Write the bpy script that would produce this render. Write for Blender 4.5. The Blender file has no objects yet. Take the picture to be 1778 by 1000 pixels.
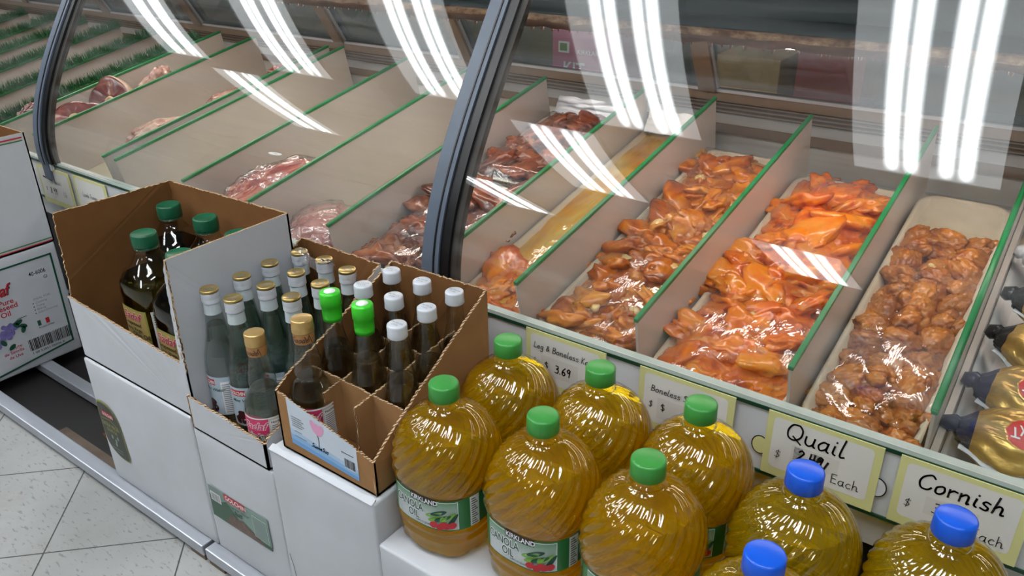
import bpy, bmesh, math, random
from math import sin, cos, pi, radians, sqrt
from mathutils import Vector, Matrix, noise

rnd = random.Random(7)
SC = bpy.context.scene
COL = SC.collection

# ---------------------------------------------------------------- camera
P_, R_, Y_ = radians(26.29), radians(-0.85), radians(-36.59)
fwd = Vector((sin(Y_), cos(Y_), 0)); right = Vector((cos(Y_), -sin(Y_), 0)); up = Vector((0, 0, 1))
f2 = fwd * cos(P_) - up * sin(P_); u2 = up * cos(P_) + fwd * sin(P_)
r3 = right * cos(R_) + u2 * sin(R_); u3 = u2 * cos(R_) - right * sin(R_)
cam = bpy.data.cameras.new('camera'); co = bpy.data.objects.new('camera', cam); COL.objects.link(co)
mw = Matrix.Identity(4)
for i in range(3):
    mw[i][0], mw[i][1], mw[i][2] = r3[i], u3[i], -f2[i]
mw[0][3], mw[1][3], mw[2][3] = 0, 0, 1.0
co.matrix_world = mw
cam.sensor_width = 36; cam.lens = 36 * 1400 / 1778; cam.clip_start = 0.05; cam.clip_end = 60
SC.camera = co

# ---------------------------------------------------------------- world, exposure, render options
w = bpy.data.worlds.new('world'); SC.world = w; w.use_nodes = True
w.node_tree.nodes['Background'].inputs[0].default_value = (0.72, 0.76, 0.8, 1)
w.node_tree.nodes['Background'].inputs[1].default_value = 0.25
vs = SC.view_settings
vs.view_transform = 'Standard'; vs.look = 'None'; vs.gamma = 1; vs.exposure = 0.0
try: vs.use_curve_mapping = False
except Exception: pass
cy = SC.cycles
cy.max_bounces = 14; cy.transparent_max_bounces = 40; cy.transmission_bounces = 12; cy.glossy_bounces = 5
cy.diffuse_bounces = 4; cy.sample_clamp_indirect = 5; cy.use_denoising = True
cy.caustics_refractive = True; cy.caustics_reflective = False; cy.blur_glossy = 0.6
LAMP = 42.0      # ceiling tube brightness
CASE = 9.0       # unseen tube under the inside shelf, put there to light the rear

# ---------------------------------------------------------------- materials
class NT:
    def __init__(s, name):
        s.m = bpy.data.materials.new(name); s.m.use_nodes = True
        s.t = s.m.node_tree; s.t.nodes.clear()
        s.out = s.n('ShaderNodeOutputMaterial')
    def n(s, ty, **k):
        nd = s.t.nodes.new(ty)
        for a, b in k.items():
            if a.startswith('i_'): nd.inputs[a[2:].replace('_', ' ')].default_value = b
            else: setattr(nd, a, b)
        return nd
    def l(s, a, b): s.t.links.new(a, b)
    def math(s, op, a, b=None, clamp=False):
        nd = s.n('ShaderNodeMath', operation=op, use_clamp=clamp)
        for i, v in enumerate((a, b)):
            if v is None: continue
            if isinstance(v, (int, float)): nd.inputs[i].default_value = v
            else: s.l(v, nd.inputs[i])
        return nd.outputs[0]
    def pos(s, scale=(1, 1, 1), rot=(0, 0, 0), loc=(0, 0, 0), kind='Object'):
        tc = s.n('ShaderNodeTexCoord'); mp = s.n('ShaderNodeMapping')
        mp.inputs['Scale'].default_value = scale; mp.inputs['Rotation'].default_value = rot; mp.inputs['Location'].default_value = loc
        s.l(tc.outputs[kind], mp.inputs[0]); return mp.outputs[0]
    def noise(s, sc, det=3, vec=None, rough=.5, dist=0):
        nd = s.n('ShaderNodeTexNoise'); nd.inputs['Scale'].default_value = sc; nd.inputs['Detail'].default_value = det
        nd.inputs['Roughness'].default_value = rough; nd.inputs['Distortion'].default_value = dist
        s.l(vec if vec is not None else s.pos(), nd.inputs['Vector']); return nd.outputs['Fac']
    def ramp(s, fac, stops):
        nd = s.n('ShaderNodeValToRGB'); e = nd.color_ramp.elements
        while len(e) < len(stops): e.new(0.5)
        for k, (p, c) in enumerate(stops):
            e[k].position = p; e[k].color = (*c, 1) if len(c) == 3 else c
        s.l(fac, nd.inputs[0]); return nd.outputs[0]
    def mix(s, fac, a, b):
        nd = s.n('ShaderNodeMix', data_type='RGBA')
        for i, v in ((0, fac), (6, a), (7, b)):
            if isinstance(v, (int, float)): nd.inputs[i].default_value = v
            elif isinstance(v, tuple): nd.inputs[i].default_value = (*v, 1)
            else: s.l(v, nd.inputs[i])
        return nd.outputs[2]
    def bump(s, h, st=.3, dist=.002):
        nd = s.n('ShaderNodeBump'); nd.inputs['Strength'].default_value = st; nd.inputs['Distance'].default_value = dist
        s.l(h, nd.inputs['Height']); return nd.outputs[0]
    def bsdf(s, col=None, rough=.5, metal=0, spec=.5, normal=None, **k):
        b = s.n('ShaderNodeBsdfPrincipled')
        if isinstance(col, tuple): b.inputs['Base Color'].default_value = (*col, 1)
        elif col is not None: s.l(col, b.inputs['Base Color'])
        if isinstance(rough, (int, float)): b.inputs['Roughness'].default_value = rough
        else: s.l(rough, b.inputs['Roughness'])
        b.inputs['Metallic'].default_value = metal; b.inputs['Specular IOR Level'].default_value = spec
        if normal is not None: s.l(normal, b.inputs['Normal'])
        for a, v in k.items(): b.inputs[a].default_value = v
        return b
    def done(s, sh): s.l(sh.outputs[0], s.out.inputs[0]); return s.m

def lin(r, g, b):
    f = lambda c: (c / 255 / 12.92) if c / 255 <= .04045 else ((c / 255 + .055) / 1.055) ** 2.4
    return (f(r), f(g), f(b))

def plain(name, c, rough=.5, metal=0, spec=.5, var=.0, scale=40, bump=0, **k):
    t = NT(name)
    if var or bump:
        nz = t.noise(scale, 4)
        col = t.ramp(nz, [(.3, tuple(x * (1 - var) for x in c)), (.7, tuple(min(1, x * (1 + var)) for x in c))]) if var else c
        nr = t.bump(nz, bump, .001) if bump else None
        return t.done(t.bsdf(col, rough, metal, spec, nr, **k))
    return t.done(t.bsdf(c, rough, metal, spec, **k))

def schlick(t, f0=.04, gain=1.0):
    g = t.n('ShaderNodeNewGeometry'); d = t.n('ShaderNodeVectorMath', operation='DOT_PRODUCT')
    t.l(g.outputs['Incoming'], d.inputs[0]); t.l(g.outputs['Normal'], d.inputs[1])
    c = t.math('SUBTRACT', 1, t.math('ABSOLUTE', d.outputs['Value']), True)
    p = t.math('POWER', c, 5)
    return t.math('MULTIPLY', t.math('ADD', f0, t.math('MULTIPLY', p, 1 - f0)), gain, True)

def film(name, tint=(1, 1, 1), f0=.04, gain=1, rough=0., normal=None, milk=None):
    """thin clear sheet: lets light through, mirrors by angle"""
    t = NT(name)
    tr = t.n('ShaderNodeBsdfTransparent'); tr.inputs[0].default_value = (*tint, 1)
    gl = t.n('ShaderNodeBsdfGlossy'); gl.inputs['Roughness'].default_value = rough
    if normal: t.l(normal(t), gl.inputs['Normal'])
    mx = t.n('ShaderNodeMixShader'); t.l(schlick(t, f0, gain), mx.inputs[0]); 
    src = tr
    if milk:
        df = t.n('ShaderNodeBsdfDiffuse'); df.inputs[0].default_value = (*milk[1], 1)
        m2 = t.n('ShaderNodeMixShader'); t.l(milk[0](t) if callable(milk[0]) else t.math('ADD', milk[0], 0), m2.inputs[0])
        t.l(tr.outputs[0], m2.inputs[1]); t.l(df.outputs[0], m2.inputs[2]); src = m2
    t.l(src.outputs[0], mx.inputs[1]); t.l(gl.outputs[0], mx.inputs[2])
    return t.done(mx)

def liquid(name, c, ior, clear=.0, cloud=None):
    t = NT(name)
    g = t.n('ShaderNodeBsdfGlass'); g.inputs['Color'].default_value = (*c, 1); g.inputs['Roughness'].default_value = 0.0; g.inputs['IOR'].default_value = ior
    if clear:
        tr = t.n('ShaderNodeBsdfTransparent'); tr.inputs[0].default_value = (*[x * x for x in c], 1)
        mx = t.n('ShaderNodeMixShader'); mx.inputs[0].default_value = clear
        t.l(g.outputs[0], mx.inputs[1]); t.l(tr.outputs[0], mx.inputs[2])
        if cloud:
            tl = t.n('ShaderNodeBsdfDiffuse'); tl.inputs[0].default_value = (*cloud[1], 1)
            m2 = t.n('ShaderNodeMixShader'); m2.inputs[0].default_value = cloud[0]; t.l(mx.outputs[0], m2.inputs[1]); t.l(tl.outputs[0], m2.inputs[2]); return t.done(m2)
        return t.done(mx)
    return t.done(g)

M = {}
M['carton'] = plain('white_carton', lin(196, 199, 204), .5, spec=.4, var=.06, scale=7, bump=.35)
M['kraft'] = plain('kraft_board', lin(158, 118, 78), .85, spec=.15, var=.08, scale=25, bump=.15)
M['kraft_in'] = plain('kraft_inner', lin(122, 84, 50), .9, spec=.1, var=.08, scale=25)
def _corr():
    t = NT('corrugated_edge'); wv = t.n('ShaderNodeTexWave'); wv.inputs['Scale'].default_value = 90; wv.inputs['Distortion'].default_value = 3
    t.l(t.pos((1, 1, 1.3), (0, 0, .7)), wv.inputs[0])
    return t.done(t.bsdf(t.ramp(wv.outputs['Fac'], [(.25, lin(92, 66, 42)), (.6, lin(205, 175, 140))]), .95, spec=.1))
M['corr'] = _corr()
M['torn'] = plain('torn_paper', lin(190, 170, 145), .9, var=.2, scale=80)
def _floor():
    t = NT('vinyl_tile'); v = t.pos((1, 1, 1)); sp = t.n('ShaderNodeSeparateXYZ')
    mp = t.n('ShaderNodeMapping'); mp.inputs['Rotation'].default_value = (0, 0, radians(45)); 
    mp2 = t.n('ShaderNodeVectorMath', operation='ADD'); mp2.inputs[1].default_value = (1.2605, -.3517, 0)
    t.l(v, mp2.inputs[0]); t.l(mp2.outputs[0], mp.inputs[0]); t.l(mp.outputs[0], sp.inputs[0])
    seam = None
    for ax in (0, 1):
        q = t.math('MULTIPLY', sp.outputs[ax], 1 / .2327); fr = t.math('FRACT', t.math('ADD', q, 50.5))
        d = t.math('ABSOLUTE', t.math('SUBTRACT', fr, .5)); s_ = t.math('LESS_THAN', d, .0055)
        seam = s_ if seam is None else t.math('MAXIMUM', seam, s_)
    base = t.ramp(t.noise(3.2, 5, v), [(.3, lin(140, 141, 139)), (.7, lin(168, 168, 165))])
    fl = t.noise(60, 2, t.pos((1, 3.2, 1), (0, 0, .5))); flk = t.ramp(fl, [(.60, (0, 0, 0)), (.68, (1, 1, 1))])
    c = t.mix(t.math('MULTIPLY', flk, .5), base, lin(95, 90, 84))
    dirt = t.ramp(t.noise(5, 6, v, .7), [(.5, (0, 0, 0)), (.75, (1, 1, 1))])
    c = t.mix(t.math('MULTIPLY', dirt, .35), c, lin(120, 112, 102))
    c = t.mix(seam, c, lin(60, 58, 55))
    return t.done(t.bsdf(c, .38, spec=.4))
M['floor'] = _floor()
def _metal(name, c, r, sc=(60, 1.5, 60), rot=(0, 0, 0)):
    t = NT(name); nz = t.noise(3, 2, t.pos(sc, rot))
    return t.done(t.bsdf(t.ramp(nz, [(.3, tuple(x * .92 for x in c)), (.7, c)]), t.math('ADD', t.math('MULTIPLY', nz, .25), r), .75, normal=t.bump(nz, .02, .001)))
M['alu'] = _metal('brushed_aluminium', lin(188, 192, 200), .32, (2, 60, 60))
M['steel'] = _metal('stainless_steel', lin(214, 216, 218), .34, (1.2, 80, 80))
M['bronze'] = _metal('bronze_anodised', lin(128, 110, 92), .4, (1, 40, 40))
M['rib'] = plain('dark_bronze_groove', lin(52, 44, 38), .6)
M['slate'] = plain('slate_blue_paint', lin(100, 114, 119), .5, var=.08, scale=6)
M['slate_l'] = plain('pale_blue_grey_paint', lin(116, 130, 136), .5, var=.08, scale=6)
M['mull'] = plain('grey_blue_trim', lin(88, 98, 112), .42, spec=.5, var=.06, scale=30)
M['gasket'] = plain('black_gasket', lin(16, 17, 19), .35)
def _rust():
    t = NT('corroded_copper'); nz = t.noise(55, 6, t.pos((.5, 1, 1)), .7)
    return t.done(t.bsdf(t.ramp(nz, [(.25, lin(56, 34, 22)), (.42, lin(120, 78, 52)), (.6, lin(178, 138, 104)), (.75, lin(222, 196, 160))]), .7, .1, normal=t.bump(nz, .8, .004)))
M['rust'] = _rust()
def _rust2():
    t = NT('brown_stained_lip'); nz = t.noise(30, 6, t.pos((.4, 1, 1)), .7)
    return t.done(t.bsdf(t.ramp(nz, [(.3, lin(70, 44, 32)), (.7, lin(128, 88, 66))]), .6, normal=t.bump(nz, .5, .003)))
M['rust2'] = _rust2()
M['divider'] = plain('milky_plastic', lin(206, 196, 188), .3, spec=.5, var=.04, scale=7)
M['tape'] = plain('green_tape', lin(22, 128, 68), .35, spec=.5)
M['grass'] = plain('plastic_grass', lin(20, 96, 42), .5, var=.35, scale=200)
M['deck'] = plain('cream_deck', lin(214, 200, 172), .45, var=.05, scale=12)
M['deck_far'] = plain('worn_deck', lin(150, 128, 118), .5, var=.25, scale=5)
M['foam'] = plain('foam_tray', lin(232, 218, 192), .6, spec=.3)
M['foam_w'] = plain('white_foam_tray', lin(225, 222, 222), .6, spec=.3)
M['rail'] = plain('rail_white', lin(196, 198, 200), .4)
M['rail_lip'] = plain('rail_lip', lin(190, 202, 196), .3)
M['rail_green'] = plain('dark_green_line', lin(14, 56, 38), .35)
M['rail_black'] = plain('black_line', lin(20, 28, 26), .4)
M['tag_y'] = plain('yellow_tag', lin(206, 204, 142), .5, var=.04, scale=30)
M['tag_w'] = plain('tag_paper', lin(214, 212, 206), .5)
M['sticker'] = plain('price_sticker', lin(206, 203, 196), .4)
M['ink'] = plain('black_ink', lin(18, 18, 20), .5)
M['smudge'] = plain('grey_smudge', lin(150, 148, 145), .6, var=.4, scale=300)
M['white'] = plain('white_print', lin(235, 236, 238), .5)
M['black'] = plain('black_print', lin(24, 22, 22), .5)
M['grey_p'] = plain('grey_print', lin(140, 142, 146), .6)
M['dgreen'] = plain('dark_green_print', lin(24, 76, 56), .5)
M['green_p'] = plain('leaf_green_print', lin(52, 120, 60), .5)
M['red_p'] = plain('red_print', lin(190, 38, 48), .5)
M['pink_p'] = plain('pink_print', lin(214, 60, 108), .5)
M['lpink_p'] = plain('pale_pink_print', lin(226, 160, 196), .5)
M['purple_p'] = plain('grape_purple_print', lin(118, 110, 168), .5, var=.2, scale=120)
M['blue_p'] = plain('pale_blue_print', lin(120, 172, 222), .5)
M['navy'] = plain('navy_film', lin(22, 26, 66), .25)
M['olive_s'] = plain('olive_black_print', lin(58, 60, 54), .5)
M['olive_y'] = plain('olive_yellow_print', lin(150, 150, 70), .5)
M['sage'] = plain('sage_print', lin(128, 152, 142), .5)
M['sage_d'] = plain('dark_sage_print', lin(62, 92, 72), .5)
M['brown_p'] = plain('brown_print', lin(104, 84, 74), .5, var=.3, scale=120)
M['tan_p'] = plain('tan_label', lin(178, 152, 92), .5)
M['maroon'] = plain('maroon_print', lin(66, 28, 30), .4)
M['lab_green'] = plain('bottle_label_green', lin(40, 112, 58), .35)
def _silver():
    t = NT('silver_green_label'); sp = t.n('ShaderNodeSeparateXYZ'); t.l(t.pos(), sp.inputs[0])
    f = t.math('MULTIPLY', t.math('SUBTRACT', sp.outputs[2], .052), 1 / .05)
    return t.done(t.bsdf(t.ramp(f, [(.35, lin(196, 202, 204)), (.95, lin(70, 140, 84))]), .3, .15))
M['lab_silver'] = _silver()
M['cap_g'] = plain('green_cap', lin(62, 148, 66), .36, spec=.5)
M['cap_b'] = plain('blue_cap', lin(20, 92, 220), .3, spec=.5)
M['cap_dg'] = plain('dark_green_cap', lin(22, 92, 62), .35, spec=.5)
M['cap_w'] = plain('white_metal_cap', lin(216, 220, 228), .32, .2)
M['cap_gold'] = plain('gold_cap', lin(214, 186, 118), .28, .85)
M['cap_au2'] = plain('copper_gold_cap', lin(212, 176, 114), .3, .6)
M['paper_w'] = plain('white_neck_paper', lin(196, 206, 210), .5)
M['neck_tan'] = plain('tan_neck_band', lin(176, 128, 76), .45)
M['lime'] = plain('lime_sleeve', lin(62, 210, 44), .35)
M['cable'] = M['ink']
M['oil'] = liquid('canola_oil', (.999, .84, .015), 1.46, .35, (.17, (1, .60, .002)))
M['oil_b'] = liquid('vegetable_oil', (.999, .89, .06), 1.46, .38, (.13, (.95, .66, .008)))
M['olive'] = liquid('olive_oil', (.50, .50, .06), 1.46, .35)
M['olive_d'] = liquid('dark_grapeseed_oil', (.17, .14, .05), 1.46, .25)
M['water'] = liquid('clear_water', (.97, .99, .98), 1.33, .45)
M['water2'] = liquid('greenish_water', (.86, .94, .90), 1.33, .4)
M['water3'] = liquid('brownish_water', (.90, .90, .85), 1.33, .45)
M['pet'] = film('clear_pet', (.985, .985, .96), .07, 1.4, .0)
M['glassb'] = film('clear_bottle_glass', (.94, .97, .955), .08, 1.5, .0)
M['glassc'] = film('grey_bottle_glass', (.92, .935, .915), .08, 1.5, .0)
def _wipes(t):
    return t.bump(t.noise(1.0, 3, t.pos((1.5, 6, 60))), .015, .002)
def _haze(t):
    nz = t.noise(2.2, 5, t.pos((.8, 2, 16)), .6)
    return t.math('MULTIPLY', t.math('SUBTRACT', nz, .42, True), .16)
M['pane'] = film('counter_glass', (.965, .985, .975), .045, 1.25, .012, milk=(_haze, (.8, .82, .85)))
M['pane_back'] = film('rear_door_glass', (.75, .8, .79), .05, 1.3, .03, milk=(.05, (.5, .55, .55)))
M['wrap'] = film('cling_film', (.97, .97, .97), .05, 1.7, .05, normal=lambda t: t.bump(t.noise(30, 4, t.pos((1, .3, 1), (0, 0, .9)), .6, .6), .5, .006), milk=(.015, (.9, .86, .84)))
M['wrap_b'] = film('clear_bag', (.97, .97, .97), .06, 1.8, .1, normal=lambda t: t.bump(t.noise(60, 3), .6, .004), milk=(.08, (.9, .9, .9)))

def meat(name, stops, rough=.27, scale=30, bump=.6, stretch=(1, 1, 1), sss=.06):
    t = NT(name); v = t.pos(stretch, kind='Object')
    oi = t.n('ShaderNodeObjectInfo'); ad = t.n('ShaderNodeVectorMath', operation='ADD'); ml = t.n('ShaderNodeVectorMath', operation='SCALE')
    cb = t.n('ShaderNodeCombineXYZ'); t.l(oi.outputs['Random'], cb.inputs[0]); t.l(oi.outputs['Random'], cb.inputs[1]); t.l(cb.outputs[0], ml.inputs[0]); ml.inputs['Scale'].default_value = 7
    t.l(v, ad.inputs[0]); t.l(ml.outputs[0], ad.inputs[1])
    nz = t.noise(scale, 5, ad.outputs[0], .6, .8); n2 = t.noise(scale * 3, 4, ad.outputs[0], .6)
    fac = t.math('ADD', nz, t.math('MULTIPLY', t.math('SUBTRACT', oi.outputs['Random'], .5), .16))
    b = t.bsdf(t.ramp(fac, stops), rough, 0, .55, t.bump(t.math('ADD', nz, t.math('MULTIPLY', n2, .4)), bump, .004))
    b.inputs['Coat Weight'].default_value = .4; b.inputs['Coat Roughness'].default_value = .1
    b.inputs['Subsurface Weight'].default_value = sss; b.inputs['Subsurface Radius'].default_value = (1, .45, .2); b.inputs['Subsurface Scale'].default_value = .008
    return t.done(b)
M['chick_o'] = meat('orange_marinated_chicken', [(.28, lin(180, 64, 4)), (.42, lin(226, 102, 6)), (.56, lin(238, 130, 12)), (.68, lin(236, 146, 44)), (.80, lin(196, 80, 12))], scale=20)
M['chick_b'] = meat('amber_marinated_chicken', [(.28, lin(134, 58, 6)), (.42, lin(186, 92, 12)), (.56, lin(214, 124, 20)), (.68, lin(222, 146, 50)), (.80, lin(150, 64, 14))], scale=20)
M['quail'] = meat('marinated_quail', [(.28, lin(122, 58, 18)), (.42, lin(176, 94, 30)), (.55, lin(204, 128, 50)), (.68, lin(194, 112, 50)), (.8, lin(136, 66, 24))], scale=24)
M['brownmeat'] = meat('brown_marinated_meat', [(.28, lin(70, 30, 20)), (.45, lin(132, 62, 38)), (.6, lin(160, 84, 44)), (.75, lin(186, 124, 84))], scale=26)
M['redmeat'] = meat('red_raw_meat', [(.3, lin(120, 22, 20)), (.45, lin(190, 48, 36)), (.52, lin(232, 150, 116)), (.57, lin(196, 54, 40)), (.66, lin(206, 72, 52)), (.72, lin(236, 176, 146)), (.8, lin(180, 50, 40))], scale=16, stretch=(1.5, .4, 3))
M['pinkmeat'] = meat('pink_raw_meat', [(.3, lin(150, 70, 68)), (.5, lin(198, 116, 106)), (.7, lin(222, 160, 148))], scale=22)
M['lamb'] = meat('raw_lamb', [(.3, lin(78, 24, 26)), (.5, lin(122, 48, 44)), (.64, lin(150, 78, 66)), (.76, lin(214, 176, 150))], scale=18)
M['shank'] = meat('pale_shank', [(.3, lin(140, 84, 74)), (.5, lin(186, 136, 118)), (.7, lin(222, 190, 168))], scale=20)
M['bone'] = plain('bone', lin(226, 196, 150), .5, var=.1, scale=90)
M['fat'] = plain('fat_rim', lin(214, 182, 158), .4, var=.1, scale=60)
M['sauce_o'] = meat('orange_marinade', [(.3, lin(170, 50, 12)), (.6, lin(214, 84, 22))], .1, 12, .1)
M['sauce_b'] = meat('brown_marinade', [(.3, lin(170, 62, 24)), (.6, lin(204, 92, 32))], .12, 12, .1)
def _ysauce():
    t = NT('yellow_marinade'); sp = t.n('ShaderNodeSeparateXYZ'); t.l(t.pos(), sp.inputs[0])
    nz = t.noise(9, 5, t.pos((1.5, .6, 1)), .6, 1)
    b = t.bsdf(t.ramp(nz, [(.3, lin(196, 120, 10)), (.46, lin(214, 152, 26)), (.6, lin(218, 178, 86)), (.74, lin(222, 200, 140))]), .15, 0, .5, t.bump(nz, .4, .004))
    b.inputs['Coat Weight'].default_value = .4
    return t.done(b)
M['sauce_y'] = _ysauce()
M['onion'] = meat('onion_chunk', [(.3, lin(222, 170, 90)), (.7, lin(238, 210, 150))], .2, 20, .1)
def _gold():
    t = NT('gold_film'); nz = t.noise(14, 4, t.pos((.6, 1.5, 1)), .6, 1)
    return t.done(t.bsdf(t.ramp(nz, [(.3, lin(168, 124, 50)), (.7, lin(226, 190, 110))]), .28, .55, normal=t.bump(nz, .7, .006)))
M['gold'] = _gold()
M['blackfilm'] = plain('black_film', lin(18, 16, 18), .2, bump=.6, scale=70)
M['whitefilm'] = plain('white_film', lin(222, 224, 230), .3, bump=.5, scale=60)
M['redlogo'] = plain('red_logo', lin(206, 42, 36), .35)
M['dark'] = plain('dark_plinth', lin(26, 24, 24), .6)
M['dirty'] = plain('dirty_grout', lin(92, 78, 66), .85, var=.3, scale=14)
M['rotboard'] = plain('worn_brown_board', lin(84, 56, 38), .8, var=.35, scale=18)
M['backroom'] = plain('dim_back_wall', lin(58, 64, 62), .7, var=.15, scale=2)
M['wallp'] = plain('store_wall', lin(160, 156, 148), .8)
M['ceil'] = plain('ceiling_tile', lin(182, 184, 184), .9, var=.05, scale=30)
M['gridw'] = plain('ceiling_grid', lin(200, 200, 200), .6)
M['purple'] = plain('magenta_carton', lin(186, 78, 132), .6, var=.08)
M['cartonb'] = plain('brown_carton', lin(168, 130, 88), .85, var=.1)
M['maroonbox'] = plain('maroon_carton', lin(138, 34, 48), .6, var=.1)
def emit(name, c, s):
    t = NT(name); e = t.n('ShaderNodeEmission'); e.inputs[0].default_value = (*c, 1); e.inputs[1].default_value = s; return t.done(e)
def _lens():
    t = NT('prismatic_lens'); sp = t.n('ShaderNodeSeparateXYZ'); t.l(t.pos(), sp.inputs[0]); tot = None
    for x in (-.105, -.045, .065, .125):
        d = t.math('ABSOLUTE', t.math('SUBTRACT', sp.outputs[0], x))
        b = t.math('SUBTRACT', 1, t.math('MULTIPLY', d, 1 / .034), True)
        b = t.math('POWER', b, 1.6)
        tot = b if tot is None else t.math('ADD', tot, b)
    s_ = t.math('ADD', t.math('MULTIPLY', tot, LAMP), 2.6)
    # tubes stop short of the ends
    e_ = t.math('SUBTRACT', 1, t.math('MULTIPLY', t.math('SUBTRACT', t.math('ABSOLUTE', sp.outputs[1]), .40, True), 14), True)
    s_ = t.math('ADD', t.math('MULTIPLY', t.math('MULTIPLY', tot, LAMP), e_), 2.6)
    e = t.n('ShaderNodeEmission'); e.inputs[0].default_value = (.93, .97, 1, 1); t.l(s_, e.inputs[1]); return t.done(e)
M['lens'] = _lens()
M['casetube'] = emit('warm_counter_tube', (1, .83, .74), CASE * 3)

# ---------------------------------------------------------------- geometry helpers
def V(*a): return Vector(a)
class G:
    def __init__(s): s.v = []; s.f = []; s.m = []; s.s = []
    def add(s, vs, fs, mi=0, sm=False):
        o = len(s.v); s.v += [tuple(q) for q in vs]
        for i, f in enumerate(fs):
            s.f.append([o + k for k in f]); s.m.append(mi[i] if isinstance(mi, list) else mi); s.s.append(sm)
        return s
    def box(s, x0, x1, y0, y1, z0, z1, mi=0, T=None):
        vs = [V(x, y, z) for z in (z0, z1) for y in (y0, y1) for x in (x0, x1)]
        if T: vs = [T(q) for q in vs]
        return s.add(vs, [(0, 2, 3, 1), (4, 5, 7, 6), (0, 1, 5, 4), (2, 6, 7, 3), (0, 4, 6, 2), (1, 3, 7, 5)], mi)
    def card(s, poly, t, mo=0, mi_=1, me=2, jit=None, amp=.0011):
        """board from a polygon and a thickness vector; jit = indices of edges that are torn"""
        pts = []
        n = len(poly); t = V(*t)
        for i in range(n):
            a, b = V(*poly[i]), V(*poly[(i + 1) % n]); pts.append(a)
            if jit and i in jit:
                L = (b - a).length; k = max(2, int(L / .004)); d = (b - a).normalized().cross(t.normalized())
                for j in range(1, k): pts.append(a.lerp(b, j / k) + d * rnd.uniform(-amp, amp) + t * rnd.uniform(-.12, .12))
        m = len(pts)
        vs = pts + [q + t for q in pts]
        fs = [tuple(range(m)), tuple(range(2 * m - 1, m - 1, -1))] + [(i, i + m, (i + 1) % m + m, (i + 1) % m) for i in range(m)]
        return s.add(vs, fs, [mo, mi_] + [me] * m)
    def lathe(s, prof, n=32, mi=0, ex=2.0, c=(0, 0, 0), fl=None, cap0=True, cap1=True, sm=True, T=None):
        """prof: list of (z, r[, exponent]); fl(z, theta) multiplies the radius"""
        vs = []; fs = []
        for pz in prof:
            z, r = pz[0], pz[1]; e = pz[2] if len(pz) > 2 else ex
            for k in range(n):
                a = 2 * pi * k / n; rr = sr(r, a, e)
                if fl: rr *= fl(z, a)
                q = V(c[0] + rr * cos(a), c[1] + rr * sin(a), c[2] + z); vs.append(T(q) if T else q)
        for i in range(len(prof) - 1):
            for k in range(n): fs.append((i * n + k, i * n + (k + 1) % n, (i + 1) * n + (k + 1) % n, (i + 1) * n + k))
        s.add(vs, fs, mi, sm)
        o = len(s.v) - len(vs)
        if cap0: s.f.append([o + k for k in range(n)][::-1]); s.m.append(mi); s.s.append(False)
        if cap1: s.f.append([o + (len(prof) - 1) * n + k for k in range(n)]); s.m.append(mi); s.s.append(False)
        return s
    def tube(s, pts, r, n=8, mi=0):
        pts = [V(*q) for q in pts]; vs = []; fs = []
        for i, q in enumerate(pts):
            d = (pts[min(i + 1, len(pts) - 1)] - pts[max(i - 1, 0)]).normalized(); a = d.orthogonal().normalized()
            if i and abs(a.dot(la)) < .999:
                a = (la - d * la.dot(d)).normalized()
            la = a; b = d.cross(a); rr = r[i] if isinstance(r, (list, tuple)) else r
            vs += [q + a * rr * cos(2 * pi * k / n) + b * rr * sin(2 * pi * k / n) for k in range(n)]
        for i in range(len(pts) - 1):
            for k in range(n): fs.append((i * n + k, i * n + (k + 1) % n, (i + 1) * n + (k + 1) % n, (i + 1) * n + k))
        fs += [tuple(range(n))[::-1], tuple((len(pts) - 1) * n + k for k in range(n))]
        return s.add(vs, fs, mi, True)
    def rect(s, F, x0, x1, y0, y1, off=.0003, mi=0, st=None, rc=0):
        if rc:
            pts = []
            for cx, cy_, a0 in ((x1 - rc, y1 - rc, 0), (x0 + rc, y1 - rc, 90), (x0 + rc, y0 + rc, 180), (x1 - rc, y0 + rc, 270)):
                for k in range(6): a = radians(a0 + 18 * k); pts.append((cx + rc * cos(a), cy_ + rc * sin(a)))
            return s.poly(F, pts, off, mi)
        nx = max(1, int(abs(x1 - x0) / st)) if st else 1
        vs = []; fs = []
        for i in range(nx + 1):
            x = x0 + (x1 - x0) * i / nx; vs += [F(x, y0, off), F(x, y1, off)]
        fs = [(2 * i, 2 * i + 2, 2 * i + 3, 2 * i + 1) for i in range(nx)]
        return s.add(vs, fs, mi)
    def poly(s, F, pts, off=.0003, mi=0):
        return s.add([F(x, y, off) for x, y in pts], [tuple(range(len(pts)))], mi)
    def ell(s, F, cx, cy_, rx, ry, off=.0003, mi=0, n=18, rot=0):
        return s.poly(F, [(cx + rx * cos(a) * cos(rot) - ry * sin(a) * sin(rot), cy_ + rx * cos(a) * sin(rot) + ry * sin(a) * cos(rot)) for a in (2 * pi * k / n for k in range(n))], off, mi)
    def text(s, F, st, x, y, h, off=.0005, mi=0, bold=0, shear=0, align='LEFT', rot=0, wd=1):
        vs, fs = textgeo(st, bold, shear, align)
        c, sn = cos(rot), sin(rot)
        return s.add([F(x + (a * wd * c - b * sn) * h, y + (a * wd * sn + b * c) * h, off) for a, b in vs], fs, mi)
    def line(s, F, pts, wd, off=.0005, mi=0):
        for (a, b), (c, d) in zip(pts, pts[1:]):
            L = sqrt((c - a) ** 2 + (d - b) ** 2) or 1e-6; nx, ny = -(d - b) / L * wd / 2, (c - a) / L * wd / 2
            ex, ey = (c - a) / L * wd * .35, (d - b) / L * wd * .35
            s.add([F(a + nx - ex, b + ny - ey, off), F(a - nx - ex, b - ny - ey, off), F(c - nx + ex, d - ny + ey, off), F(c + nx + ex, d + ny + ey, off)], [(0, 1, 2, 3)], mi)
        return s
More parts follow.
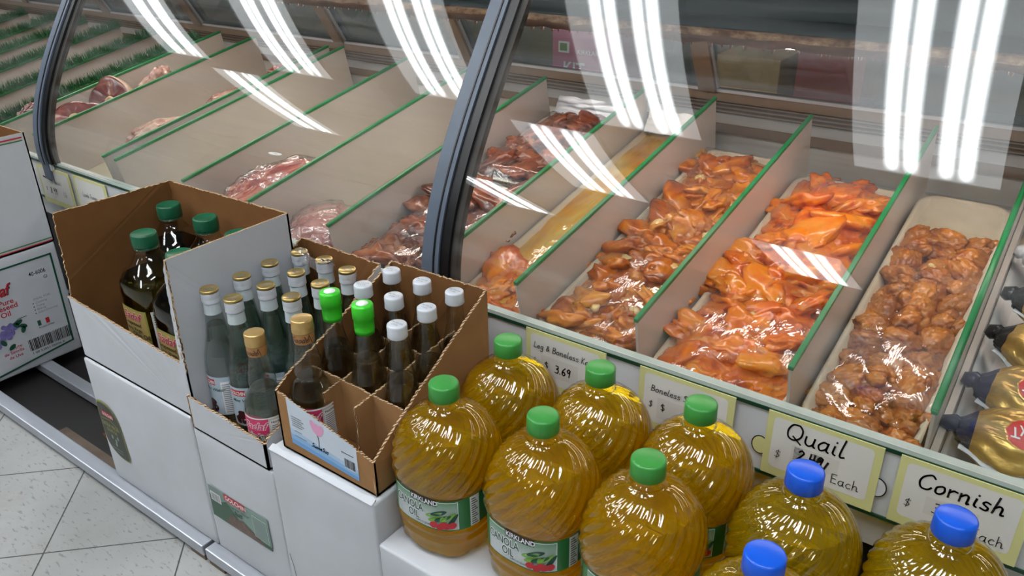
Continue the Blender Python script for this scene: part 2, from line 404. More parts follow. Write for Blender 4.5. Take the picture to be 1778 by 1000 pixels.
    def hand(s, F, st, x, y, h, wd, off=.0006, mi=0, slant=.15):
        cx = x
        for ch in st:
            if ch == ' ': cx += h * .7; continue
            adv, strokes = HAND.get(ch, HAND['o'])
            for k in strokes:
                pp = spline(k) if len(k) > 2 else k
                s.line(F, [(cx + (px + py * slant) * h, y + py * h) for px, py in pp], wd, off, mi)
            cx += (adv + .28) * h
        return s
    def bars(s, F, x0, x1, y0, y1, off=.0005, mi=0, n=26):
        r = random.Random(3); x = x0
        while x < x1:
            wd = (x1 - x0) / n * r.choice((.3, .5, .8)); s.rect(F, x, min(x + wd, x1), y0, y1, off, mi); x += wd + (x1 - x0) / n * r.choice((.3, .5, .7))
        return s
    def build(s, name, mats, parent=None, loc=None, bevel=0, rot=None):
        me = bpy.data.meshes.new(name); me.from_pydata(s.v, [], s.f)
        for m_ in (mats if isinstance(mats, (list, tuple)) else [mats]): me.materials.append(M[m_] if isinstance(m_, str) else m_)
        me.polygons.foreach_set('material_index', s.m); me.polygons.foreach_set('use_smooth', s.s); me.update()
        o = bpy.data.objects.new(name, me); COL.objects.link(o)
        if parent: o.parent = parent
        if loc is not None: o.location = loc
        if rot is not None: o.rotation_euler = rot
        if bevel:
            b = o.modifiers.new('bevel', 'BEVEL'); b.width = bevel; b.segments = 2; b.limit_method = 'ANGLE'; b.angle_limit = radians(50)
        return o

def sr(r, a, e):
    if e == 2: return r
    return r / (abs(cos(a)) ** e + abs(sin(a)) ** e) ** (1 / e)
def spline(k, n=5):
    out = []; p = [k[0]] + list(k) + [k[-1]]
    for i in range(1, len(p) - 2):
        for j in range(n):
            t = j / n; q = []
            for d in (0, 1):
                a, b, c, e = p[i - 1][d], p[i][d], p[i + 1][d], p[i + 2][d]
                q.append(.5 * (2 * b + (c - a) * t + (2 * a - 5 * b + 4 * c - e) * t * t + (3 * b - a - 3 * c + e) * t ** 3))
            out.append(tuple(q))
    out.append(tuple(k[-1])); return out
_tc = {}
def textgeo(st, bold, shear, align):
    key = (st, bold, shear, align)
    if key not in _tc:
        cu = bpy.data.curves.new('t', 'FONT'); cu.body = st; cu.size = 1; cu.offset = bold; cu.shear = shear; cu.align_x = align; cu.resolution_u = 3; cu.fill_mode = 'BOTH'
        ob = bpy.data.objects.new('t', cu); COL.objects.link(ob)
        me = bpy.data.meshes.new_from_object(ob.evaluated_get(bpy.context.evaluated_depsgraph_get()))
        _tc[key] = ([(v.co.x, v.co.y) for v in me.vertices], [tuple(p.vertices) for p in me.polygons])
        bpy.data.objects.remove(ob); bpy.data.curves.remove(cu); bpy.data.meshes.remove(me)
    return _tc[key]
HAND = {
'Q': (1.5, [[(.9, 1.9), (.3, 1.8), (0, 1.1), (.2, .3), (.8, .1), (1.3, .6), (1.3, 1.4), (.9, 1.9)], [(.6, .5), (1.5, -.2)]]),
'u': (1.0, [[(0, 1), (.05, .3), (.4, 0), (.75, .3), (.8, 1)], [(.8, 1), (.8, .2), (1, 0)]]),
'a': (1.0, [[(.75, .9), (.35, 1), (0, .5), (.25, 0), (.7, .3), (.8, 1), (.78, .2), (1, 0)]]),
'i': (.4, [[(.1, 1), (.1, .2), (.35, 0)], [(.15, 1.4), (.17, 1.5)]]),
'l': (.5, [[(.15, 2), (.05, .4), (.2, 0), (.5, .1)]]),
'C': (1.3, [[(1.2, 1.6), (.8, 1.9), (.2, 1.5), (0, .8), (.3, .1), (.9, .05), (1.2, .4)]]),
'o': (.9, [[(.45, 1), (.05, .7), (.1, .1), (.5, 0), (.8, .4), (.7, .9), (.45, 1)]]),
'r': (.75, [[(0, 1), (.1, 0)], [(.05, .6), (.35, .95), (.7, .9)]]),
'n': (1, [[(0, 1), (.08, 0)], [(.05, .6), (.4, 1), (.7, .8), (.75, 0), (.95, .05)]]),
's': (.75, [[(.65, .9), (.25, 1), (.1, .7), (.6, .35), (.5, 0), (0, .1)]]),
'h': (1, [[(.1, 2), (.05, 0)], [(.05, .6), (.4, 1), (.7, .8), (.75, .1), (1, .1)]]),
'E': (1, [[(.9, 1.9), (.1, 1.85)], [(.1, 1.85), (.1, 0)], [(.1, 0), (.95, .05)], [(.1, 1), (.8, 1)]]),
'c': (.75, [[(.7, .85), (.35, 1), (0, .5), (.3, 0), (.75, .15)]]),
'L': (.9, [[(.1, 1.9), (.05, .05)], [(.05, .05), (.9, .05)]]),
'e': (.8, [[(.05, .5), (.65, .6), (.5, 1), (.1, .8), (.05, .3), (.4, 0), (.8, .2)]]),
'g': (.85, [[(.7, .9), (.3, 1), (.05, .5), (.3, .1), (.7, .4), (.7, 1), (.7, -.5), (.3, -.8), (0, -.5)]]),
'&': (1.2, [[(1.1, .1), (.3, 1.2), (.5, 1.7), (.8, 1.3), (.1, .5), (.4, 0), (1.0, .7)]]),
'B': (1.1, [[(.1, 1.9), (.1, 0)], [(.1, 1.9), (.8, 1.7), (.7, 1.1), (.1, 1), (.95, .8), (.9, .2), (.1, 0)]]),
'S': (1, [[(.9, 1.7), (.4, 1.9), (.1, 1.4), (.8, .7), (.6, .1), (0, .2)]]),
'K': (1, [[(.1, 1.9), (.05, 0)], [(.9, 1.9), (.1, .9)], [(.1, .9), (1, 0)]]),
'k': (.9, [[(.1, 2), (.05, 0)], [(.7, 1), (.1, .45), (.8, 0)]]),
't': (.6, [[(.35, 1.7), (.3, .2), (.65, .05)], [(0, 1.1), (.65, 1.15)]]),
'b': (.9, [[(.1, 1.9), (.05, .1), (.5, 0), (.8, .5), (.4, .9), (.1, .5)]]),
'm': (1.3, [[(0, 1), (.05, 0)], [(.05, .6), (.35, 1), (.55, .8), (.6, 0)], [(.6, .6), (.9, 1), (1.1, .8), (1.15, 0)]]),
'y': (.9, [[(0, 1), (.1, .4), (.4, .2), (.75, 1)], [(.75, 1), (.6, -.5), (.1, -.7)]]),
'H': (1, [[(.1, 1.9), (.1, 0)], [(.9, 1.9), (.9, 0)], [(.1, 1), (.9, 1)]]),
'T': (1, [[(0, 1.9), (1, 1.9)], [(.5, 1.9), (.5, 0)]]), 'O': (1.2, [[(.6, 1.9), (.1, 1), (.6, 0), (1.1, 1), (.6, 1.9)]]),
'P': (1, [[(.1, 1.9), (.1, 0)], [(.1, 1.9), (.9, 1.6), (.7, 1), (.1, 1)]]), 'N': (1, [[(.1, 0), (.1, 1.9)], [(.1, 1.9), (.8, 0)], [(.8, 0), (.8, 1.9)]]),
'U': (1, [[(.1, 1.9), (.1, .3), (.5, 0), (.9, .3), (.9, 1.9)]]), 'G': (1.1, [[(1, 1.6), (.4, 1.9), (.05, 1), (.4, 0), (1, .3), (1, .9), (.6, .9)]]),
'$': (1, [[(.85, 1.5), (.3, 1.6), (.1, 1.2), (.8, .7), (.6, .2), (.05, .3)], [(.45, 1.9), (.45, -.1)]]),
'.': (.3, [[(.1, .15), (.15, .02)]]), '(': (.4, [[(.3, 2), (0, 1), (.3, -.1)]]), ')': (.4, [[(0, 2), (.3, 1), (0, -.1)]]),
'1': (.5, [[(.2, 1.9), (.2, 0)]]), '2': (1, [[(.05, 1.5), (.4, 1.9), (.8, 1.5), (.5, .8), (0, 0)], [(0, 0), (.9, .05)]]),
'3': (.9, [[(.1, 1.8), (.6, 1.8), (.7, 1.3), (.3, 1.05)], [(.3, 1.05), (.8, .8), (.7, .1), (.05, .1)]]),
'4': (.9, [[(.1, 1.9), (.05, .9)], [(.05, .9), (.85, .9)], [(.7, 1.9), (.65, 0)]]),
'6': (.9, [[(.7, 1.9), (.15, 1.1), (.1, .3), (.5, 0), (.8, .4), (.5, .9), (.1, .6)]]),
'8': (.9, [[(.7, 1.6), (.35, 1.9), (.1, 1.5), (.75, .5), (.4, 0), (.05, .4), (.7, 1.3), (.7, 1.6)]]),
'9': (.9, [[(.8, 1.7), (.4, 1.9), (.1, 1.4), (.4, 1), (.8, 1.6)], [(.8, 1.7), (.65, 0)]]),
}

def tag(o, label, cat, group=None, kind=None):
    o['label'] = label; o['category'] = cat
    if group: o['group'] = group
    if kind: o['kind'] = kind
    return o
def thing(name, label, cat, loc=(0, 0, 0), rz=0, group=None):
    o = bpy.data.objects.new(name, None); COL.objects.link(o); o.location = loc; o.rotation_euler = (0, 0, rz); o.empty_display_size = .02
    return tag(o, label, cat, group)
def struct(o): o['kind'] = 'structure'; return o
def dup(root, loc, rz=0, label=None, group=None, rot=None, sc=None):
    r = root.copy(); COL.objects.link(r); r.location = loc; r.rotation_euler = rot if rot is not None else (0, 0, rz)
    if sc is not None: r.scale = sc
    if label: r['label'] = label
    if group: r['group'] = group
    for ch in list(root.children):
        c = ch.copy(); COL.objects.link(c); c.parent = r
        for g in list(ch.children):
            d = g.copy(); COL.objects.link(d); d.parent = c
    return r

# flat printing frames: F(u, v, off) -> point
def front(y0, x0=0, z0=0): return lambda a, b, o: V(x0 + a, y0 - o, z0 + b)       # faces the aisle (-y)
def side(x0, y0=0, z0=0): return lambda a, b, o: V(x0 + o, y0 + a, z0 + b)        # faces +x

# ================================================================ SETTING
SL = radians(11.5)
def D(x, s, h): return V(x, .882 + s * cos(SL) - h * sin(SL), .35 + s * sin(SL) + h * cos(SL))
XL, XR = -5.2, .70

struct(G().box(-9, 4, -4.5, 4, -.05, 0).build('floor', 'floor'))
struct(G().box(-9, 4, -4.5, 4, 2.32, 2.37).build('ceiling', 'ceil'))
struct(G().box(-9, 4, -4.6, -4.5, -.05, 2.37).build('wall_front', 'wallp'))
struct(G().box(-9.1, -9, -4.5, 4, -.05, 2.37).build('wall_left', 'wallp'))
struct(G().box(4, 4.1, -4.5, 4, -.05, 2.37).build('wall_right', 'wallp'))
struct(G().box(-9, 4, 3.0, 3.1, -.05, 2.37).build('wall_back', 'backroom'))
g = G()
for k in range(-8, 4):
    g.box(k * 1.05 + .09, k * 1.05 + .105, -4.5, 3, 2.312, 2.32)
for k in range(-4, 3): g.box(-9, 4, k * 1.0 - .01, k * 1.0 + .004, 2.312, 2.32)
struct(g.build('trim_1', 'gridw'))

# ceiling lights
def light_fix(cx, y0, label):
    t = thing('ceiling_light', label, 'light', (cx, y0 + .475, 2.30), 0, 'fluorescent troffers in the ceiling')
    gg = G()
    for a, b, c, d in ((-.245, .245, -.49, -.475), (-.245, .245, .475, .49), (-.245, -.23, -.475, .475), (.23, .245, -.475, .475)): gg.box(a, b, c, d, -.012, .012)
    gg.build('frame', 'gridw', t)
    G().box(-.23, .23, -.475, .475, -.004, .004).build('lens', 'lens', t)
    return t
L0 = light_fix(-.43, -.50, 'four-tube ceiling light with prismatic lens, directly over the counter edge')
sp = [(-1.47, -.50, 'nearest row, one fixture left of the brightest'), (-2.53, -.50, 'nearest row, third from the right'), (-3.58, -.5, 'nearest row, fourth from the right'),
      (-4.65, -.5, 'nearest row, far left end'), (.62, -.5, 'nearest row, far right end'), (-2.0, -1.56, 'second row, between two fixtures'), (-4.3, -1.56, 'second row, far left'), (-1.08, -2.86, 'third row, behind the camera'), (-3.2, -2.9, 'added unseen at left for more light'), (1.0, -2.4, 'added unseen at right for more light')]  # last two are unseen fixtures added for more light
for x, y, lb in sp: dup(L0, (x, y + .475, 2.30), 0, 'four-tube ceiling light with prismatic lens, ' + lb)

# staff area behind the counter
t = thing('magenta_carton', 'magenta carton with white lettering behind the rear glass doors', 'box', (-1.15, 1.97, 0))
G().box(-.11, .09, -.07, .10, .40, .66).build('carton', 'purple', t, bevel=.002)
F = front(-.0702)
G().text(F, 'KIT', -.075, .545, .046, .0005, 0, .02).build('lettering', 'white', t)
G().text(F, 'KIRKLAND', -.03, .600, .017, .0005, 0, .01).build('lettering', 'white', t)
G().rect(F, -.09, -.055, .60, .63, .0004, 0).rect(F, -.085, -.062, .605, .625, .0006, 1).build('emblem', ['white', 'green_p'], t)
tag(G().box(-1.9, .9, -.2, .25, 0, .398).build('stock_table', 'dark', loc=(-.9, 2.1, 0)), 'dark work table behind the rear glass doors, carrying cartons', 'table')
tag(G().box(-.08, .08, -.06, .1, .40, .63).build('brown_carton', 'cartonb', loc=(-.72, 2.0, 0), bevel=.002), 'brown carton behind the right-hand rear glass door', 'box')
tag(G().box(-.075, .075, -.06, .1, .40, .68).build('maroon_carton', 'maroonbox', loc=(-.52, 1.98, 0), bevel=.002), 'maroon carton standing behind the rear glass at right', 'box')

# ================================================================ SERVICE COUNTER
def prism_x(prof, x0, x1, mats_i=0):
    """profile polygon list (y,z), extruded along x"""
    gg = G(); n = len(prof)
    vs = [V(x0, y, z) for y, z in prof] + [V(x1, y, z) for y, z in prof]
    fs = [(i, (i + 1) % n, (i + 1) % n + n, i + n) for i in range(n)] + [tuple(range(n))[::-1], tuple(range(n, 2 * n))]
    return gg.add(vs, fs, mats_i)
case = thing('display_counter', 'long refrigerated meat display counter with curved glass front and price rail', 'display counter', (0, 0, 0))
g = G()
a, b, c, d = D(0, -.03, 0), D(0, .70, 0), D(0, .70, -.02), D(0, -.03, -.02)
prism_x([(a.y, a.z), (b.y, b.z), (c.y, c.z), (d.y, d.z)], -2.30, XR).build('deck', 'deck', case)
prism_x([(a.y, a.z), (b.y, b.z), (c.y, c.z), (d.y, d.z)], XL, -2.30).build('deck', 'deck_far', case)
# body below
prism_x([(.842, .345), (1.63, .345), (1.63, .0), (.90, .0), (.90, .08), (.842, .10)], XL, XR).build('body', 'dark', case)
prism_x([(.826, .300), (.842, .300), (.842, .342), (.834, .342)], XL, XR).build('bumper', 'steel', case)
# price rail
rl = prism_x([(.822, .347), (.833, .347), (.833, .442), (.822, .442)], XL, XR).build('price_rail', 'rail', case)
prism_x([(.8195, .4385), (.823, .4385), (.823, .4435), (.8195, .4435)], XL, XR).build('green_line', 'rail_green', rl)
prism_x([(.8195, .3460), (.823, .3460), (.823, .3500), (.8195, .3500)], XL, XR).build('green_line', 'rail_green', rl)
prism_x([(.8205, .4435), (.834, .4435), (.834, .449), (.8205, .449)], XL, XR).build('glass_channel', 'rail_lip', case)
# back wall mouldings
def strip(name, y0, y1, z0, z1, m): return prism_x([(y0, z0), (y1, z0), (y1, z1), (y0, z1)], XL, XR).build(name, m, case)
bp = D(0, .70, 0)
strip('rear_panel', 1.578, 1.64, .40, .545, 'steel')
strip('rear_riser', 1.570, 1.64, .545, .564, 'bronze')
prism_x([(1.572, .564), (1.64, .564), (1.64, .580), (1.598, .576)], XL, XR).build('rear_step', 'steel', case)
g = prism_x([(1.604, .576), (1.64, .576), (1.64, .602), (1.604, .602)], XL, XR)
gr = g.build('grooved_strip', 'rib', case)
for z in (.580, .588, .596): prism_x([(1.598, z), (1.605, z - .001), (1.605, z + .0035), (1.598, z + .003)], XL, XR).build('ridge', 'bronze', gr)
strip('door_sill', 1.596, 1.64, .602, .621, 'bronze')
strip('door_track', 1.592, 1.60, .621, .627, 'alu')
def lean(x, k, o=0): return V(x, 1.600 - .60 * k - o * .857, .627 + k - o * .514)
def bar(x0, x1, k0, k1, th, m, name, par=case, o0=0):
    vs = [lean(x, k, o) for o in (o0, o0 + th) for k in (k0, k1) for x in (x0, x1)]
    return G().add(vs, [(0, 1, 3, 2), (4, 6, 7, 5), (0, 4, 5, 1), (2, 3, 7, 6), (0, 2, 6, 4), (1, 5, 7, 3)]).build(name, m, par)
posts = (.25, -.688, -1.33, -1.79, -2.45, -3.0, -3.6, -4.3)
for i, x in enumerate(posts):
    ps = bar(x, x + .038, 0, .33, .014, 'bronze', 'door_frame')
    bar(x + .038, x + .042, .004, .33, .006, 'alu', 'edge_trim', ps)
    if i: bar(x + .02, posts[i - 1] + .02, .002, .33, .003, 'pane_back', 'rear_door', case, -.008)
# inside shelf with corroded lip, seen from above
sh = prism_x([(1.205, .800), (1.372, .800), (1.372, .806), (1.205, .806)], XL, XR).build('upper_shelf', 'slate', case)
prism_x([(1.360, .806), (1.372, .806), (1.392, .90), (1.380, .90)], XL, XR).build('shelf_upstand', 'slate_l', case)
g = G(); nx = 500
rows = [(1.199, .786), (1.197, .797), (1.199, .8065), (1.213, .8075), (1.213, .798), (1.206, .786)]
vs = []
for i in range(nx + 1):
    x = XL + (XR - XL) * i / nx
    for k, (y, z) in enumerate(rows):
        q = noise.noise(V(x * 30, k * 1.7, 0)) * .0022 + noise.noise(V(x * 6, k, 4)) * .0016
        vs.append(V(x, y + q, z + q * (.3 if k in (2, 3) else 1.6)))
fs = [(i * 6 + k, i * 6 + (k + 1) % 6, (i + 1) * 6 + (k + 1) % 6, (i + 1) * 6 + k) for i in range(nx) for k in range(6)]
lip = g.add(vs, fs, [1 if (j % 6) in (0, 5, 4) else 0 for j in range(len(fs))], True).build('corroded_lip', ['rust', 'rust2'], case)
g = G()
for k in range(150):
    x = -2.6 + 3.1 * k / 150 + rnd.uniform(-.006, .006); r = rnd.uniform(.0016, .0036)
    g.lathe([(-r * 1.6, r * .3), (-r, r * .9), (0, r), (r, r * .7)], 6, 0, c=(x, 1.202, .785))
o = g.build('condensation_beads', 'rust2', case); o['kind'] = 'stuff'
# canopy on top
strip('canopy', 1.085, 1.42, .952, .99, 'slate_l')
G().tube([(XL + .3, 1.262, .786), (XR - .1, 1.262, .786)], .009, 10).build('shelf_lamp', 'casetube', case)  # unseen tube placed behind the lip to light deck and rear panel
# curved glass profile
prof = [(.44, .8195), (.46, .8200), (.48, .8212), (.50, .8230), (.52, .8258), (.54, .8302), (.56, .8360), (.58, .8430), (.60, .8512), (.62, .8605), (.64, .8706), (.66, .8815), (.68, .8930), (.70, .9050)]
pcs = [1.39, -5.65, 8.34, -4.66, 1.68]
import numpy as np
pp = np.array([(.82, .44), (.8225, .50), (.833, .55), (.85, .60), (.8765, .65), (.9075, .70), (.939, .75), (.971, .80), (1.005, .85), (1.04, .90)])
PC = np.polyfit(pp[:, 1], pp[:, 0], 4); PD = np.polyder(PC)
def gp(z): return float(np.polyval(PC, z))
def gn(z):
    d = float(np.polyval(PD, z)); n = V(0, -1, d); return n.normalized()
ZS = [.452 + (.955 - .452) * i / 48 for i in range(49)]
def sweep(x0, x1, o0, o1, name, m, par, z0=.452, z1=.955, sm=True, nz=48):
    vs = []; zs = [z0 + (z1 - z0) * i / nz for i in range(nz + 1)]
    for z in zs:
        p0 = V(0, gp(z), z); n = gn(z)
        for x, o in ((x0, o0), (x1, o0), (x1, o1), (x0, o1)): vs.append(V(x, 0, 0) + p0 + n * o)
    fs = [(i * 4 + k, i * 4 + (k + 1) % 4, i * 4 + 4 + (k + 1) % 4, i * 4 + 4 + k) for i in range(nz) for k in range(4)]
    gg = G()
    for k in range(4):
        pass
    gg.v = [tuple(q) for q in vs]
    for j, f in enumerate(fs): gg.f.append(list(f)); gg.m.append(0); gg.s.append(False)
    gg.f += [[0, 3, 2, 1], [nz * 4 + k for k in range(4)]]; gg.m += [0, 0]; gg.s += [False, False]
    o = gg.build(name, m, par)
    if sm:
        me = o.data; me.polygons.foreach_set('use_smooth', [True] * len(me.polygons))
        md = o.modifiers.new('e', 'EDGE_SPLIT'); md.split_angle = radians(40)
    return o
mx = [-.741, -1.937, -3.13, -4.33]
ed = [XR] + mx + [XL]
for i in range(len(ed) - 1):
    sweep(ed[i + 1] + .004, ed[i] - .004, -.002, .002, 'curved_glass', 'pane', case, nz=64)
for x in mx:
    mo = sweep(x - .030, x + .002, .002, .010, 'glass_mullion', 'mull', case, z0=.446)
    sweep(x - .008, x - .0055, .010, .0115, 'groove', 'gasket', mo, z0=.446)
    sweep(x - .001, x + .019, -.014, .0065, 'gasket', 'gasket', mo, z0=.446)
    sweep(x + .019, x + .030, -.010, .001, 'edge_seal', 'rib', mo, z0=.446)
    G().box(x - .028, x + .004, .812, .8205, .405, .452).build('clip', 'mull', mo, bevel=.001)
    G().box(x + .006, x + .012, .8135, .820, .43, .462).build('clip', 'rail', mo)

# price tags on the rail
def price_tag(x0, x1, label, fn, z0=.352, z1=.442, blank=False, tilt=0):
    t = thing('price_tag', label, 'price tag', (x0, .8185, z0), 0)
    t.rotation_euler = (0, tilt, 0)
    w_, h_ = x1 - x0, z1 - z0
    F = front(0)
    G().box(0, w_, -.0008, .0008, 0, h_).build('yellow_card', 'tag_y', t)
    gg = G().rect(F, .008, w_ - .009, .012, h_ - .006, .0010, 0, rc=.006)
    if fn: fn(gg, F, w_, h_)
    gg.build('paper_insert', ['tag_w', 'ink', 'sticker', 'smudge'], t)
    return t
def fq(g_, F, w_, h_):
    g_.hand(F, 'Quail', .024, h_ * .66, .0122, .0022, .0016, 1)
    g_.rect(F, .033, .088, .031, .054, .0013, 2).rect(F, .036, .046, .034, .052, .0014, 3).rect(F, .058, .066, .034, .051, .0014, 3)
    g_.hand(F, '$', .014, .028, .0062, .0008, .0016, 1)
    g_.hand(F, '2.49', .041, .036, .0072, .0022, .0017, 1, .1).line(F, [(.061, .038), (.068, .048)], .003, .0018, 1).line(F, [(.072, .034), (.076, .046)], .0025, .0018, 1)
    g_.hand(F, 'Each', .082, .021, .0068, .0010, .0016, 1, 0)
def fc(g_, F, w_, h_):
    g_.hand(F, 'Cornish', .022, h_ * .64, .0106, .0022, .0016, 1)
    g_.rect(F, .033, .085, .026, .049, .0013, 2)
    g_.hand(F, '$', .013, .027, .0062, .0008, .0016, 1).hand(F, '3.99', .041, .031, .0072, .0013, .0017, 1, .15)
    g_.hand(F, 'Each', .082, .018, .0068, .0010, .0016, 1, 0)
def fl(g_, F, w_, h_):
    g_.hand(F, 'Leg & Boneless Ko', .014, h_ * .70, .0050, .0010, .0016, 1)
    g_.hand(F, '$', .012, .038, .0055, .0009, .0016, 1).rect(F, .026, .088, .025, .056, .0013, 2)
    g_.hand(F, '$', .033, .036, .0058, .0014, .0017, 1, 0).hand(F, '3.69', .050, .034, .0066, .0018, .0017, 1, .1)
def fb(g_, F, w_, h_):
    g_.hand(F, 'Boneless Skbreast', .018, h_ * .66, .0048, .0010, .0016, 1)
    g_.hand(F, '$', .016, .034, .0055, .0009, .0016, 1).rect(F, .028, .072, .020, .052, .0013, 2).hand(F, '$', .034, .034, .0058, .0012, .0017, 1, 0).hand(F, '1 b', .104, .028, .0058, .0008, .0016, 1)
def f8(g_, F, w_, h_):
    g_.hand(F, 'TOPSS', .040, h_ * .80, .0042, .0008, .0016, 1, .3).line(F, [(.024, .066), (.062, .062)], .0042, .0016, 1).hand(F, '(HaLaL)', .072, .056, .0042, .0007, .0016, 1)
    g_.hand(F, '$', .024, .032, .005, .0009, .0016, 1).hand(F, '8.99', .042, .028, .0078, .0015, .0016, 1).hand(F, 'Lb', .104, .03, .0065, .0009, .0016, 1)
def fla(g_, F, w_, h_):
    g_.hand(F, 'Lamb Tongu', .03, h_ * .50, .0052, .0009, .0016, 1).hand(F, '$ 4.99', .035, .016, .006, .001, .0016, 1)
def fby(g_, F, w_, h_):
    g_.hand(F, 'Leg Only', .080, .062, .0055, .0008, .0016, 1).hand(F, '2.49', .06, .03, .006, .001, .0016, 1)
price_tag(-.229, -.098, "yellow-edged price tag handwritten Quail on the price rail", fq)
price_tag(-.081, .047, 'yellow-edged price tag handwritten Cornish 3.99 at the right end of the rail', fc)
price_tag(-.583, -.452, 'yellow-edged price tag handwritten Leg & Boneless with a 3.69 sticker', fl, .350)
price_tag(-.401, -.270, 'yellow-edged price tag handwritten Boneless between two green oil caps', fb)
price_tag(-2.010, -1.862, 'yellow-edged price tag handwritten 8.99 Lb below the left grey mullion', f8, .340, .432)
price_tag(-1.842, -1.705, 'yellow-edged price tag handwritten Lamb, half hidden by the olive oil carton', fla, .346, .436)
price_tag(-.800, -.668, 'yellow-edged price tag mostly hidden behind the brown divided carton', fby, .350)
# half-round card tabs beside the quail tag
for i, (x, s_) in enumerate(((-.240, 1), (-.092, -1))):
    F = front(.8192, x, .388)
    tag(G().ell(F, .006 * s_, 0, .011, .0135, .0003, 0, 24).ell(F, .006 * s_, 0, .0095, .012, .0006, 1, 24).build('card_tab', ['ink', 'tag_y' if i == 0 else 'rail']), 'small round plastic tab showing at the %s edge of the Quail price tag' % ('left' if i == 0 else 'right'), 'tab')

# ---------------------------------------------------------------- dividers
DX = [(-.064, .70), (-.222, .70), (-.43, .68), (-.628, .70), (-.784, .70), (-1.03, .69), (-1.247, .72), (-1.457, .71), (-1.707, .71), (-1.757, .70), (-2.07, .70), (-2.24, .70)]
dn = ['right of the quail tray', 'between the quail tray and the bright orange chicken', 'between the two orange chicken trays', 'between amber chicken and the yellow tray', 'left of the yellow marinade tray, crossing the grey mullion',
      'right of the empty cream lane', 'left of the small pink meat', 'left of the wrapped red meat', 'left of the empty white lane', 'closely paired with its right neighbour', 'between the shanks and the lamb steaks', 'nearest the plastic grass strips']
for (x, L), lb in zip(DX, dn):
    t = thing('lane_divider', 'milky lane divider with green tape, ' + lb, 'divider', D(x, 0, 0), 0, None); t.rotation_euler = (SL, 0, 0)
    G().box(-.0020, .0020, .0, L - .005, 0.001, .135).build('panel', 'divider', t, bevel=.0006)
    G().box(-.0036, .0036, -.001, L - .004, .1325, .1390).build('edge_tape', 'tape', t, bevel=.0012)
    if lb.startswith('right of the quail'):
        G().tube([(0, 0, .138), (0, L, .138)], .0045, 10).build('tube_edge', 'tape', t)
gl = ['nearest the lamb steaks', 'second from the lamb steaks', 'third from the lamb steaks', 'fourth from the lamb steaks', 'fifth from the lamb steaks', 'sixth from the lamb steaks', 'seventh from the lamb steaks', 'farthest left in the counter']
for x, lb in zip([-2.375, -2.60, -2.84, -3.056, -3.25, -3.50, -3.75, -4.02], gl):
    t = thing('grass_divider', 'green plastic grass strip on a board, ' + lb, 'divider', D(x, 0, 0), 0); t.rotation_euler = (SL, 0, 0)
    G().box(-.004, .004, 0, .70, .001, .105).build('board', 'divider', t)
    G().box(-.016, .016, 0, .70, .103, .108).build('mat', 'grass', t)
    g = G()
    for k in range(1500):
        bx, by = rnd.uniform(-.015, .015), rnd.uniform(0, .70); hx, hy, hh = rnd.uniform(-.008, .008), rnd.uniform(-.008, .008), rnd.uniform(.018, .032)
        a_ = rnd.uniform(0, pi); wx, wy = cos(a_) * .0013, sin(a_) * .0013
        g.add([(bx - wx, by - wy, .107), (bx + wx, by + wy, .107), (bx - wy, by + wx, .107), (bx + hx, by + hy, .107 + hh)], [(0, 1, 3), (1, 2, 3), (2, 0, 3)])
    o = g.build('grass_blades', 'grass', t); o['kind'] = 'stuff'

